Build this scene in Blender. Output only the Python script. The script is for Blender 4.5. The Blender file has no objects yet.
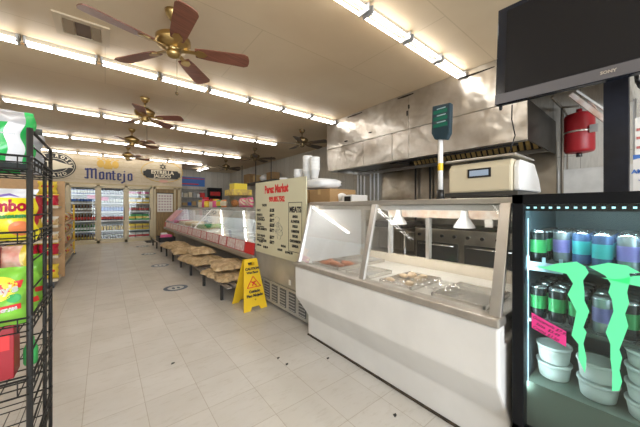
import bpy, bmesh, math, random
from mathutils import Vector, Matrix
R = math.radians
C = bpy.context.scene.collection
SC = bpy.context.scene
rnd = random.Random(7)

# ------------------------------------------------------------------ camera
cam = bpy.data.cameras.new('camera'); co = bpy.data.objects.new('camera', cam); C.objects.link(co)
co.location = (0, 0, 1.25); co.rotation_euler = (R(90), 0, R(-38.5))
cam.sensor_width = 36; cam.lens = 36 * 270 / 640; cam.shift_y = -5.9 / 640; cam.clip_start = .03
SC.camera = co
# ------------------------------------------------------------------ world, added fill lamp at the unseen shop window, exposure
w = bpy.data.worlds.new('world'); SC.world = w; w.use_nodes = True
wn = w.node_tree.nodes; wn['Background'].inputs[0].default_value = (.78, .88, 1, 1); wn['Background'].inputs[1].default_value = 1.0
SC.view_settings.view_transform = 'Standard'; SC.view_settings.look = 'None'
SC.view_settings.gamma = 1; SC.view_settings.use_curve_mapping = False
SC.view_settings.exposure = 0.36
TUBE = 10.5
def area(name, loc, rot, sx, sy, power, col):
    l = bpy.data.lights.new(name, 'AREA'); l.shape = 'RECTANGLE'; l.size = sx; l.size_y = sy; l.energy = power; l.color = col
    o = bpy.data.objects.new(name, l); C.objects.link(o); o.location = loc; o.rotation_euler = rot; return o
area('window_fill', (-.2, -4.35, 1.6), (R(90), 0, 0), 6.0, 2.2, 330, (.86, .93, 1))  # area lamp added behind the camera to lift floor and ceiling

# ------------------------------------------------------------------ materials
MC = {}
def mat(name, col, rough=.5, metal=0, var=.0, scale=6, bump=0, bscale=30, emit=None, es=0, stretch=None, spec=None, col2=None, coat=0, bdist=.02):
    if name in MC: return MC[name]
    m = bpy.data.materials.new(name); m.use_nodes = True; MC[name] = m
    nt = m.node_tree; b = nt.nodes['Principled BSDF']
    b.inputs['Base Color'].default_value = (*col, 1); b.inputs['Roughness'].default_value = rough; b.inputs['Metallic'].default_value = metal
    if spec is not None: b.inputs['Specular IOR Level'].default_value = spec
    if coat: b.inputs['Coat Weight'].default_value = coat
    tc = nt.nodes.new('ShaderNodeTexCoord'); mp = nt.nodes.new('ShaderNodeMapping'); nt.links.new(tc.outputs['Object'], mp.inputs[0])
    if stretch: mp.inputs['Scale'].default_value = stretch
    if var or col2:
        n = nt.nodes.new('ShaderNodeTexNoise'); n.inputs['Scale'].default_value = scale; n.inputs['Detail'].default_value = 5
        nt.links.new(mp.outputs[0], n.inputs[0])
        r = nt.nodes.new('ShaderNodeValToRGB'); nt.links.new(n.outputs[0], r.inputs[0])
        c2 = col2 if col2 else tuple(c * (1 - var) for c in col)
        r.color_ramp.elements[0].position = .35; r.color_ramp.elements[1].position = .65
        r.color_ramp.elements[0].color = (*c2, 1); r.color_ramp.elements[1].color = (*col, 1)
        nt.links.new(r.outputs[0], b.inputs['Base Color'])
    if bump:
        n2 = nt.nodes.new('ShaderNodeTexNoise'); n2.inputs['Scale'].default_value = bscale; n2.inputs['Detail'].default_value = 2
        nt.links.new(mp.outputs[0], n2.inputs[0])
        bp = nt.nodes.new('ShaderNodeBump'); bp.inputs['Strength'].default_value = bump; bp.inputs['Distance'].default_value = bdist
        nt.links.new(n2.outputs[0], bp.inputs['Height']); nt.links.new(bp.outputs[0], b.inputs['Normal'])
    if emit: b.inputs['Emission Color'].default_value = (*emit, 1); b.inputs['Emission Strength'].default_value = es
    return m
def glassmat(name, tint=(1, 1, 1), refl=1.0, rough=.02):
    if name in MC: return MC[name]
    m = bpy.data.materials.new(name); m.use_nodes = True; MC[name] = m; nt = m.node_tree; nt.nodes.clear()
    o = nt.nodes.new('ShaderNodeOutputMaterial'); mx = nt.nodes.new('ShaderNodeMixShader')
    t = nt.nodes.new('ShaderNodeBsdfTransparent'); t.inputs[0].default_value = (*tint, 1)
    g = nt.nodes.new('ShaderNodeBsdfGlossy'); g.inputs['Roughness'].default_value = rough
    fr = nt.nodes.new('ShaderNodeFresnel'); fr.inputs[0].default_value = 1.5
    mu = nt.nodes.new('ShaderNodeMath'); mu.operation = 'MULTIPLY'; mu.inputs[1].default_value = refl
    nt.links.new(fr.outputs[0], mu.inputs[0]); nt.links.new(mu.outputs[0], mx.inputs[0])
    nt.links.new(t.outputs[0], mx.inputs[1]); nt.links.new(g.outputs[0], mx.inputs[2]); nt.links.new(mx.outputs[0], o.inputs[0])
    return m

def ceiling_mat():
    m = mat('ceiling_paint', (.70, .565, .385), .5, var=.12, scale=.7, bump=.05, bscale=3, col2=(.60, .455, .29)); nt = m.node_tree
    # thin panel seams
    b = nt.nodes['Principled BSDF']; old = b.inputs['Base Color'].links[0].from_socket
    tc = nt.nodes.new('ShaderNodeTexCoord'); br = nt.nodes.new('ShaderNodeTexBrick'); br.offset = .5
    br.inputs['Scale'].default_value = 1; br.inputs['Brick Width'].default_value = 2.6; br.inputs['Row Height'].default_value = 1.3
    br.inputs['Mortar Size'].default_value = .006; br.inputs['Color1'].default_value = (1, 1, 1, 1); br.inputs['Color2'].default_value = (.97, .97, .97, 1)
    br.inputs['Mortar'].default_value = (.84, .82, .78, 1); nt.links.new(tc.outputs['Object'], br.inputs[0])
    mx = nt.nodes.new('ShaderNodeMixRGB'); mx.blend_type = 'MULTIPLY'; mx.inputs[0].default_value = 1
    nt.links.new(old, mx.inputs[1]); nt.links.new(br.outputs[0], mx.inputs[2]); nt.links.new(mx.outputs[0], b.inputs['Base Color'])
    return m
def floor_mat():
    m = mat('vinyl_tile', (.645, .63, .605), .25, var=.08, scale=2.5, bump=.03, bscale=60, col2=(.59, .57, .535)); nt = m.node_tree
    b = nt.nodes['Principled BSDF']; old = b.inputs['Base Color'].links[0].from_socket
    tc = nt.nodes.new('ShaderNodeTexCoord'); mp = nt.nodes.new('ShaderNodeMapping'); mp.inputs['Location'].default_value = (-.2, .08, 0)
    nt.links.new(tc.outputs['Object'], mp.inputs[0])
    br = nt.nodes.new('ShaderNodeTexBrick'); br.offset = 0; br.inputs['Scale'].default_value = 1
    br.inputs['Brick Width'].default_value = .305; br.inputs['Row Height'].default_value = .305; br.inputs['Mortar Size'].default_value = .0022
    br.inputs['Color1'].default_value = (1, 1, 1, 1); br.inputs['Color2'].default_value = (.93, .925, .92, 1); br.inputs['Mortar'].default_value = (.74, .71, .66, 1)
    nt.links.new(mp.outputs[0], br.inputs[0])
    mx = nt.nodes.new('ShaderNodeMixRGB'); mx.blend_type = 'MULTIPLY'; mx.inputs[0].default_value = 1
    nt.links.new(old, mx.inputs[1]); nt.links.new(br.outputs[0], mx.inputs[2])
    # scuffs
    n = nt.nodes.new('ShaderNodeTexNoise'); n.inputs['Scale'].default_value = 7; n.inputs['Detail'].default_value = 8; n.inputs['Roughness'].default_value = .8
    mp2 = nt.nodes.new('ShaderNodeMapping'); mp2.inputs['Scale'].default_value = (1, 3.5, 1); mp2.inputs['Rotation'].default_value = (0, 0, .5)
    nt.links.new(tc.outputs['Object'], mp2.inputs[0]); nt.links.new(mp2.outputs[0], n.inputs[0])
    r = nt.nodes.new('ShaderNodeValToRGB'); r.color_ramp.elements[0].position = .3; r.color_ramp.elements[0].color = (.80, .77, .72, 1)
    r.color_ramp.elements[1].position = .47; r.color_ramp.elements[1].color = (1, 1, 1, 1); nt.links.new(n.outputs[0], r.inputs[0])
    m2 = nt.nodes.new('ShaderNodeMixRGB'); m2.blend_type = 'MULTIPLY'; m2.inputs[0].default_value = .8
    nt.links.new(mx.outputs[0], m2.inputs[1]); nt.links.new(r.outputs[0], m2.inputs[2]); nt.links.new(m2.outputs[0], b.inputs['Base Color'])
    return m
def plank_mat(name, c1, c2, horiz=True, w_=1.6, h_=.15, mortar=(.35, .28, .2)):
    m = mat(name, c1, .55, var=.1, scale=9, stretch=(1, 1, 8) if horiz else (8, 8, 1), col2=c2); nt = m.node_tree
    b = nt.nodes['Principled BSDF']; old = b.inputs['Base Color'].links[0].from_socket
    tc = nt.nodes.new('ShaderNodeTexCoord'); sp = nt.nodes.new('ShaderNodeSeparateXYZ'); cb = nt.nodes.new('ShaderNodeCombineXYZ')
    nt.links.new(tc.outputs['Object'], sp.inputs[0])
    ad = nt.nodes.new('ShaderNodeMath'); nt.links.new(sp.outputs[0], ad.inputs[0]); nt.links.new(sp.outputs[1], ad.inputs[1])
    a, z = (0, 1) if horiz else (1, 0)
    nt.links.new(ad.outputs[0], cb.inputs[a]); nt.links.new(sp.outputs[2], cb.inputs[z])
    br = nt.nodes.new('ShaderNodeTexBrick'); br.inputs['Scale'].default_value = 1; br.inputs['Brick Width'].default_value = w_; br.inputs['Row Height'].default_value = h_
    br.inputs['Mortar Size'].default_value = .004; br.inputs['Color1'].default_value = (1, 1, 1, 1); br.inputs['Color2'].default_value = (.86, .84, .8, 1)
    br.inputs['Mortar'].default_value = (*mortar, 1); nt.links.new(cb.outputs[0], br.inputs[0])
    mx = nt.nodes.new('ShaderNodeMixRGB'); mx.blend_type = 'MULTIPLY'; mx.inputs[0].default_value = 1
    nt.links.new(old, mx.inputs[1]); nt.links.new(br.outputs[0], mx.inputs[2]); nt.links.new(mx.outputs[0], b.inputs['Base Color'])
    return m

STEEL = mat('brushed_steel', (.62, .59, .54), .28, 1, var=.18, scale=2.2, bump=.6, bscale=2.2, col2=(.42, .38, .32), bdist=.04)
HOODST = mat('hood_steel', (.72, .70, .67), .30, .9, var=.2, scale=2.6, bump=.7, bscale=3.0, col2=(.46, .42, .37), bdist=.05)
STEELS = mat('satin_steel', (.66, .64, .61), .28, .85, var=.08, scale=8)
DARKST = mat('dark_steel', (.10, .10, .10), .35, .8)
CHROME = mat('chrome', (.7, .7, .7), .15, 1)
WHITE = mat('white_enamel', (.78, .77, .75), .35, var=.05, scale=3, col2=(.70, .69, .67))
WHITEP = mat('white_plastic', (.80, .80, .79), .4)
GREYP = mat('grey_plastic', (.4, .4, .4), .5)
BLACK = mat('black_plastic', (.012, .012, .014), .3)
BLACKM = mat('black_metal', (.014, .013, .012), .55)
BRASS = mat('brass', (.46, .32, .13), .28, 1)
DBRASS = mat('aged_brass', (.20, .14, .07), .35, .9)
WOODB = mat('blade_wood', (.24, .085, .05), .35, var=.4, scale=5, stretch=(1, 12, 1), col2=(.15, .05, .03))
BLADEK = mat('blade_dark', (.07, .045, .03), .4)
GALV = mat('fixture_cream', (.30, .27, .21), .5)
RED = mat('red_paint', (.34, .012, .02), .4)
CARD = mat('cardboard', (.42, .26, .12), .8, var=.12, scale=8)
FOAM = mat('white_foam', (.86, .86, .85), .6)
YEL = mat('yellow_plastic', (.80, .52, .02), .4)
REDI = mat('red_ink', (.68, .03, .03), .5)
BLKI = mat('black_ink', (.03, .03, .03), .6)
WHI = mat('white_ink', (.85, .85, .85), .5)
TUBEM = mat('lit_tube', (1, 1, 1), .5, emit=(1, .955, .89), es=TUBE)
GLASS = glassmat('clear_glass', (.98, .99, .99), .45)
FGLASS = glassmat('door_glass', (.90, .97, .96), .8)
CGLASS = glassmat('cooler_glass', (.95, .97, .97), .7)

# ------------------------------------------------------------------ mesh helpers (world coordinates unless the parent is a prototype at the origin)
ORG = {}
def nb(): return bmesh.new()
def bx(bm, x0, x1, y0, y1, z0, z1, mi=0, M=None):
    vs = [bm.verts.new(v) for v in ((x0, y0, z0), (x1, y0, z0), (x1, y1, z0), (x0, y1, z0), (x0, y0, z1), (x1, y0, z1), (x1, y1, z1), (x0, y1, z1))]
    if M is not None:
        for v in vs: v.co = M @ v.co
    for q in ((0, 3, 2, 1), (4, 5, 6, 7), (0, 1, 5, 4), (1, 2, 6, 5), (2, 3, 7, 6), (3, 0, 4, 7)):
        f = bm.faces.new([vs[i] for i in q]); f.material_index = mi
def cyl(bm, p0, p1, r0, r1=None, n=12, mi=0, cap=True):
    r1 = r0 if r1 is None else r1; p0 = Vector(p0); p1 = Vector(p1); d = (p1 - p0).normalized()
    a = d.orthogonal().normalized(); b = d.cross(a)
    A = [bm.verts.new(p0 + (a * math.cos(t) + b * math.sin(t)) * r0) for t in [2 * math.pi * i / n for i in range(n)]]
    B = [bm.verts.new(p1 + (a * math.cos(t) + b * math.sin(t)) * r1) for t in [2 * math.pi * i / n for i in range(n)]]
    for i in range(n):
        f = bm.faces.new((A[i], A[(i + 1) % n], B[(i + 1) % n], B[i])); f.smooth = True; f.material_index = mi
    if cap:
        f = bm.faces.new(A[::-1]); f.material_index = mi; f = bm.faces.new(B); f.material_index = mi
def lathe(bm, c, prof, n=16, mis=None, caps=True, sx=1, sy=1):
    rings = []
    for r, z in prof:
        rings.append([bm.verts.new((c[0] + sx * r * math.cos(2 * math.pi * i / n), c[1] + sy * r * math.sin(2 * math.pi * i / n), c[2] + z)) for i in range(n)])
    for k in range(len(rings) - 1):
        for i in range(n):
            f = bm.faces.new((rings[k][i], rings[k][(i + 1) % n], rings[k + 1][(i + 1) % n], rings[k + 1][i])); f.smooth = True
            if mis: f.material_index = mis[k]
    if caps:
        f = bm.faces.new(rings[0][::-1]); f.material_index = mis[0] if mis else 0
        f = bm.faces.new(rings[-1]); f.material_index = mis[-1] if mis else 0
def prism(bm, pts, axis, a, b, mi=0):
    """polygon extruded along axis; pts are the two other coordinates in xyz order"""
    def P(p, t):
        q = list(p); q.insert(axis, t); return q
    A = [bm.verts.new(P(p, a)) for p in pts]; B = [bm.verts.new(P(p, b)) for p in pts]; n = len(pts)
    fs = [bm.faces.new(A[::-1]), bm.faces.new(B)]
    for i in range(n): fs.append(bm.faces.new((A[i], A[(i + 1) % n], B[(i + 1) % n], B[i])))
    for f in fs: f.material_index = mi
    bmesh.ops.recalc_face_normals(bm, faces=fs)
def slab(bm, q, t, mi=0):
    """four corners, given thickness along the normal"""
    q = [Vector(p) for p in q]; nrm = (q[1] - q[0]).cross(q[3] - q[0]).normalized() * t
    A = [bm.verts.new(p) for p in q]; B = [bm.verts.new(p + nrm) for p in q]
    fs = [bm.faces.new(A[::-1]), bm.faces.new(B)]
    for i in range(4): fs.append(bm.faces.new((A[i], A[(i + 1) % 4], B[(i + 1) % 4], B[i])))
    for f in fs: f.material_index = mi
def tube(bm, pts, r, n=6, mi=0):
    for a, b in zip(pts[:-1], pts[1:]): cyl(bm, a, b, r, n=n, mi=mi)
def obj(name, bm, m, parent=None, bev=0, sub=0):
    me = bpy.data.meshes.new(name)
    if isinstance(bm, bpy.types.Mesh): me = bm
    else:
        bm.to_mesh(me); bm.free()
    for x in (m if isinstance(m, (list, tuple)) else [m]): me.materials.append(x)
    o = bpy.data.objects.new(name, me); C.objects.link(o)
    if parent is not None:
        o.parent = parent; g = ORG.get(parent.name, Vector((0, 0, 0))); me.transform(Matrix.Translation(-g)); ORG[o.name] = g
    if bev:
        md = o.modifiers.new('bevel', 'BEVEL'); md.width = bev; md.segments = 2; md.limit_method = 'ANGLE'
    if sub:
        md = o.modifiers.new('sub', 'SUBSURF'); md.levels = sub; md.render_levels = sub
    return o
def thing(name, label, cat, loc=(0, 0, 0), group=None):
    o = bpy.data.objects.new(name, None); C.objects.link(o); o.location = loc; o.empty_display_size = .1
    o['label'] = label; o['category'] = cat
    if group: o['group'] = group
    ORG[o.name] = Vector(loc); return o
def tag(o, label, cat, group=None):
    o['label'] = label; o['category'] = cat
    if group: o['group'] = group
    return o
def one(name, bm, m, label, cat, base, group=None, **k):
    """a thing that is a single mesh, with its origin at its base"""
    o = obj(name, bm, m, **k); o.data.transform(Matrix.Translation(-Vector(base))); o.location = base
    return tag(o, label, cat, group)
def struct(name, bm, m, parent=None, **k):
    o = obj(name, bm, m, parent, **k)
    if parent is None: o['kind'] = 'structure'
    return o
def dup(root, loc=None, rot=None, label=None, group=None, scale=None):
    r = root.copy(); C.objects.link(r)
    if loc is not None: r.location = loc
    if rot is not None: r.rotation_euler = rot
    if scale is not None: r.scale = scale
    if label: r['label'] = label
    if group: r['group'] = group
    for ch in list(root.children):
        c = ch.copy(); C.objects.link(c); c.parent = r
        for g in list(ch.children):
            d = g.copy(); C.objects.link(d); d.parent = c
    return r
def textmesh(s, size, o, right, up, depth=.0015, ax='CENTER', bold=0, shear=0, sx=1):
    cu = bpy.data.curves.new('t', 'FONT'); cu.body = s; cu.size = size; cu.align_x = ax; cu.align_y = 'CENTER'; cu.extrude = depth / 2
    cu.offset = bold; cu.shear = shear; cu.resolution_u = 2
    ob = bpy.data.objects.new('t', cu); C.objects.link(ob); dg = bpy.context.evaluated_depsgraph_get()
    me = bpy.data.meshes.new_from_object(ob.evaluated_get(dg)); bpy.data.objects.remove(ob); bpy.data.curves.remove(cu)
    r = Vector(right).normalized(); u = Vector(up).normalized(); n = r.cross(u)
    M = Matrix(((r.x, u.x, n.x, o[0]), (r.y, u.y, n.y, o[1]), (r.z, u.z, n.z, o[2]), (0, 0, 0, 1)))
    me.materials.clear(); me.transform(M @ Matrix.Diagonal((sx, 1, 1, 1))); return me
def text(name, s, size, o, right, up, m, parent, **k):
    return obj(name, textmesh(s, size, o, right, up, **k), m, parent)
def joinmesh(name, meshes, m, parent):
    bm = nb()
    for me in meshes: bm.from_mesh(me)
    return obj(name, bm, m, parent)
def ordinal(i): return ['first', 'second', 'third', 'fourth', 'fifth', 'sixth', 'seventh', 'eighth', 'ninth', 'tenth', 'eleventh', 'twelfth', 'thirteenth', 'fourteenth', 'fifteenth', 'sixteenth', 'seventeenth', 'eighteenth', 'nineteenth', 'twentieth'][i]
# facing the customer aisle (towards -X): right is -Y ; facing the camera end (towards -Y): right is +X
AR, AU = (0, -1, 0), (0, 0, 1)

# ================================================================== SHELL
H = 3.12
b = nb(); bx(b, -4.5, 5.5, -4.6, 14.8, -.1, 0); struct('floor', b, floor_mat())
b = nb(); bx(b, -4.5, 5.5, -4.6, 14.8, H, H + .1); struct('ceiling', b, ceiling_mat())
WALLP = plank_mat('wall_panel', (.60, .58, .53), (.52, .50, .45), horiz=False, w_=4, h_=.3, mortar=(.5, .5, .48))
b = nb(); bx(b, 5.3, 5.45, -4.6, 14.8, 0, H); struct('wall_right', b, WALLP)
b = nb(); bx(b, -4.5, 5.5, 14.55, 14.7, 0, H); struct('wall_back', b, WALLP)
b = nb(); bx(b, -4.5, -4.4, -4.6, 14.8, 0, H); struct('wall_left', b, WALLP)
b = nb(); bx(b, -4.4, 5.3, -4.6, -4.5, 0, .5); bx(b, -4.4, 5.3, -4.6, -4.5, 2.7, H); bx(b, -4.4, -3.3, -4.6, -4.5, .5, 2.7); bx(b, 2.9, 5.3, -4.6, -4.5, .5, 2.7)
struct('wall_front', b, WALLP)
b = nb(); bx(b, -3.3, 2.9, -4.56, -4.55, .5, 2.7); wn_ = struct('window_1', b, GLASS)
b = nb()
for x in (-3.3, -1.26, .8, 2.86): bx(b, x, x + .05, -4.6, -4.5, .5, 2.7)
obj('window_frame', b, DARKST, wn_)
# partition above and beside the reach-in coolers, covered with pale boards
PLK = plank_mat('pale_boards', (.66, .58, .43), (.56, .47, .33), True, 1.9, .17, mortar=(.72, .66, .55))
b = nb(); bx(b, -4.4, 2.47, 12.22, 12.3, 2.08, H); bx(b, 2.39, 2.47, 12.3, 14.55, 0, H); struct('wall_cooler', b, PLK)
b = nb(); bx(b, -4.4, 2.47, 12.18, 12.22, 2.05, 2.10); struct('trim_1', b, mat('gold_trim', (.50, .40, .22), .4))
# ceiling details
b = nb(); cyl(b, (-4.3, 4.49, 3.105), (3.8, 4.49, 3.105), .009, n=6); struct('trim_2', b, CARD)

# ================================================================== FLUORESCENT ROWS
def fixture():
    t = thing('fluorescent_light', 'x', 'ceiling light')
    b = nb(); bx(b, -.315, .315, -.03, .03, -.05, 0); obj('housing', b, GALV, t)
    for s in (-1, 1):
        b = nb(); cyl(b, (-.288, s * .046, -.072), (.288, s * .046, -.072), .0125, n=8); obj('tube', b, TUBEM, t)
    for q in (-1, 1):
        b = nb(); bx(b, q * .297 - .008, q * .297 + .008, -.062, .062, -.088, -.02); obj('socket', b, GREYP, t)
    return t
FX = fixture(); first = True
rows = [(1.69, 'nearest visible'), (4.32, 'second visible'), (6.82, 'third visible'), (9.43, 'fourth visible'), (11.93, 'farthest'), (-.95, 'first unseen'), (-3.4, 'second unseen')]
for Y_, rn in rows:
    for k in range(11):
        x = 3.84 - .325 - .65 * k - (.65 if rn == 'farthest' else 0)
        lb = f'twin-tube fluorescent light, {ordinal(k)} from the right end of the {rn} ceiling row'
        if first: o = FX; o.location = (x, Y_, H); o['label'] = lb; first = False
        else: o = dup(FX, (x, Y_, H), label=lb)
        o['group'] = f'fluorescent lights in the {rn} row'
o = dup(FX, (3.62, 13.0, H), (0, 0, R(94)), 'fluorescent light running lengthwise over the back storage alcove', 'lengthwise alcove lights')
o = dup(FX, (3.58, 13.7, H), (0, 0, R(94)), 'rear fluorescent light of the lengthwise pair over the storage alcove', 'lengthwise alcove lights')

# ================================================================== CEILING FANS
def fan(x, y, a0, label, brass, chain=True, n=5, r=.66, drop=.0):
    t = thing('ceiling_fan', label, 'ceiling fan', (x, y, H), 'ceiling fans')
    mb = BRASS if brass else DBRASS
    b = nb(); lathe(b, (x, y, H), [(.03, -.085), (.035, -.08), (.06, -.05), (.072, -.02), (.075, 0)], 20); obj('canopy', b, mb, t)
    b = nb(); cyl(b, (x, y, H - .18 - drop), (x, y, H - .07), .013); obj('downrod', b, mb, t)
    z = H - .31 - drop
    b = nb(); lathe(b, (x, y, z), [(.07, -.02), (.13, -.005), (.15, .03), (.152, .075), (.125, .10), (.10, .105), (.06, .135), (.025, .15)], 28); obj('motor', b, mb, t)
    b = nb(); lathe(b, (x, y, z), [(.012, -.105), (.045, -.095), (.062, -.07), (.06, -.045), (.045, -.025), (.07, -.02)], 20); obj('switch_housing', b, mb, t)
    for k in range(n):
        M = Matrix.Translation((x, y, z - .02)) @ Matrix.Rotation(R(a0 + 360 / n * k), 4, 'Z') @ Matrix.Rotation(R(-13), 4, 'X')
        b = nb(); pts = [(.19, -.055), (.30, -.07), (r - .05, -.088), (r - .012, -.068), (r, -.025), (r, .025), (r - .012, .068), (r - .05, .088), (.30, .07), (.19, .055)]
        prism(b, pts, 2, -.004, .004); b.transform(M); obj('blade', b, [WOODB if brass else BLADEK], t)
        b = nb(); bx(b, .09, .2, -.018, .018, -.006, .004); prism(b, [(.19, -.02), (.22, -.045), (.27, -.035), (.30, 0), (.27, .035), (.22, .045), (.19, .02)], 2, -.010, -.004)
        b.transform(M); obj('blade_bracket', b, mb, t)
    if chain:
        b = nb(); cyl(b, (x + .03, y, z - .42), (x + .03, y, z - .08), .0025, n=6); lathe(b, (x + .03, y, z - .45), [(.004, 0), (.014, .01), (.014, .025), (.004, .035)], 8); obj('pull_chain', b, DBRASS, t)
fan(.51, 2.89, 52,  'brass ceiling fan with brown wooden blades, nearest and largest', True, r=.70, drop=.03)
fan(.53, 5.47, 40, 'brass ceiling fan, second along the aisle behind the largest one', True, r=.62)
fan(.50, 7.84, 24, 'brass ceiling fan, third along the floor aisle', True, False, r=.6)
fan(.55, 10.2, 10, 'small far ceiling fan just in front of the board-clad cooler wall', True, False, r=.6)
fan(3.71, 5.36, 8, 'dark ceiling fan beside the steel hood panels', False, False)
fan(3.68, 7.92, 30, 'dark ceiling fan above the far cases, middle of the three on the right', False, False)
fan(3.71, 10.6, 15, 'dark ceiling fan on the right, farthest back above the storage alcove', False, False)

# ceiling vent
t = thing('ceiling_vent', 'square stained ceiling vent with louvres and dark centre', 'vent', (-.19, 3.76, H))
b = nb()
for q in ((-.40, .04, 3.56, 3.62), (-.40, .04, 3.91, 3.97), (-.40, -.34, 3.62, 3.91), (-.03, .04, 3.62, 3.91)): bx(b, *q, H - .02, H - .002)
obj('frame', b, mat('vent_cream', (.55, .44, .30), .6), t)
b = nb(); bx(b, -.24, -.12, 3.62, 3.91, H - .012, H - .002); obj('dark_opening', b, mat('vent_dark', (.13, .08, .05), .8), t)
for xa, xb in ((-.33, -.25), (-.11, -.04)):
    b = nb(); bx(b, xa, xb, 3.62, 3.91, H - .006, H - .003)
    for i in range(6):
        y = 3.64 + i * .045
        slab(b, [(xa, y, H - .004), (xb, y, H - .004), (xb, y + .03, H - .02), (xa, y + .03, H - .02)], .003)
    obj('louvre', b, mat('vent_slat', (.30, .22, .14), .5), t)

# ================================================================== COOLERS ON THE FAR WALL
XB = [-3.3, -2.53, -1.75, -.97, -.19, .60, 1.41]
GOLD = mat('gold_frame', (.52, .43, .27), .4, .2)
SHZ = [.09, .42, .78, 1.10, 1.41, 1.71]
b = nb(); bx(b, XB[0] - .06, 1.455, 12.9, 13.0, 0, 2.05); bx(b, XB[0] - .06, 1.455, 12.2, 12.9, 0, .09); bx(b, XB[0] - .06, 1.455, 12.2, 12.9, 2.0, 2.05)
bx(b, XB[0] - .06, XB[0] - .02, 12.2, 12.9, .09, 2.0); bx(b, 1.42, 1.455, 12.2, 12.9, .09, 2.0)
t = thing('reach_in_cooler', 'long walk-in cooler front with gold-framed glass doors across the back wall', 'cooler', (0, 12.5, 0))
obj('cabinet', b, mat('cooler_inner', (.36, .37, .36), .6), t)
b = nb()
for x in XB: bx(b, x - .045, x + .045, 12.14, 12.2, 0, 2.05)
bx(b, XB[0], XB[-1], 12.14, 12.2, 1.99, 2.05); bx(b, XB[0], XB[-1], 12.14, 12.2, 0, .10)
obj('frame', b, GOLD, t)
for i in range(6):
    x0, x1 = XB[i] + .05, XB[i + 1] - .05
    b = nb(); bx(b, x0, x0 + .03, 12.11, 12.14, .11, 1.98); bx(b, x1 - .03, x1, 12.11, 12.14, .11, 1.98); bx(b, x0, x1, 12.11, 12.14, .11, .15); bx(b, x0, x1, 12.11, 12.14, 1.94, 1.98)
    d = obj('door', b, GOLD, t)
    b = nb(); bx(b, x0 + .03, x1 - .03, 12.12, 12.128, .15, 1.94); obj('door_glass', b, CGLASS, d)
    b = nb(); bx(b, x1 - .02, x1 - .005, 12.07, 12.085, .8, 1.25); bx(b, x1 - .02, x1 - .005, 12.085, 12.11, .8, .83); bx(b, x1 - .02, x1 - .005, 12.085, 12.11, 1.22, 1.25); obj('handle', b, BLACKM, d)
    b = nb(); cyl(b, (x0 - .03, 12.26, .2), (x0 - .03, 12.26, 1.9), .012, n=6); obj('hidden_tube', b, mat('cooler_tube', (1, 1, 1), .5, emit=(.9, .95, 1), es=4.5), t)  # unseen tube behind the frame, brightens the shelves
    for z in SHZ[1:]:
        b = nb(); bx(b, x0, x1, 12.33, 12.85, z - .015, z); bx(b, x0, x1, 12.325, 12.33, z - .03, z + .015, 0); obj('shelf', b, WHITEP, t)

def bottle_bm(h=.23, r=.031):
    b = nb(); lathe(b, (0, 0, 0), [(r * .9, 0), (r, .01), (r, h * .22), (r, h * .52), (r, h * .58), (r * .45, h * .76), (r * .42, h * .93), (r * .5, h * .94), (r * .5, h)], 10, [0, 0, 1, 0, 0, 0, 2, 2]); return b
def can_bm(h=.16, r=.034):
    b = nb(); lathe(b, (0, 0, 0), [(r * .8, 0), (r, .008), (r, h * .25), (r, h * .75), (r, h - .012), (r * .82, h)], 12, [1, 0, 2, 0, 1]); return b
def carton_bm(w_=.24, d=.16, h=.17):
    b = nb(); bx(b, -w_ / 2, w_ / 2, -d / 2, d / 2, 0, h * .3, 0); bx(b, -w_ / 2, w_ / 2, -d / 2, d / 2, h * .3, h * .65, 1); bx(b, -w_ / 2, w_ / 2, -d / 2, d / 2, h * .65, h, 0); return b
def cm(name, c, rough=.3, metal=0): return mat(name, c, rough, metal)
BROWN = cm('brown_glass', (.09, .03, .01), .1); GREENG = cm('green_glass', (.02, .13, .04), .1); CLEARG = cm('pale_glass', (.45, .42, .36), .1)
GLD = cm('gold_foil', (.6, .42, .12), .3, .6); SIL = cm('silver_can', (.62, .63, .66), .25, .7); BLU = cm('blue_can', (.03, .07, .35), .3)
NAVY = cm('navy_can', (.02, .03, .10), .3); PNK = cm('pink_print', (.75, .12, .3), .4); YLP = cm('yellow_print', (.82, .58, .06), .5); GRP = cm('green_print', (.05, .38, .1), .5)
RDP = cm('red_print', (.62, .04, .04), .45); CRM = cm('cream_print', (.75, .68, .52), .5); LBL = cm('white_label', (.8, .78, .72), .5); BLP = cm('blue_print', (.06, .18, .55), .45)
ORP = cm('orange_print', (.80, .26, .05), .5); PUR = cm('purple_print', (.22, .08, .36), .5); TAN = cm('tan_print', (.55, .38, .18), .6); DGR = cm('dark_green_print', (.03, .12, .05), .4)
doorname = {2: 'the half-hidden cooler door', 3: 'the left cooler door', 4: 'the middle cooler door', 5: 'the right cooler door'}
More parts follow.
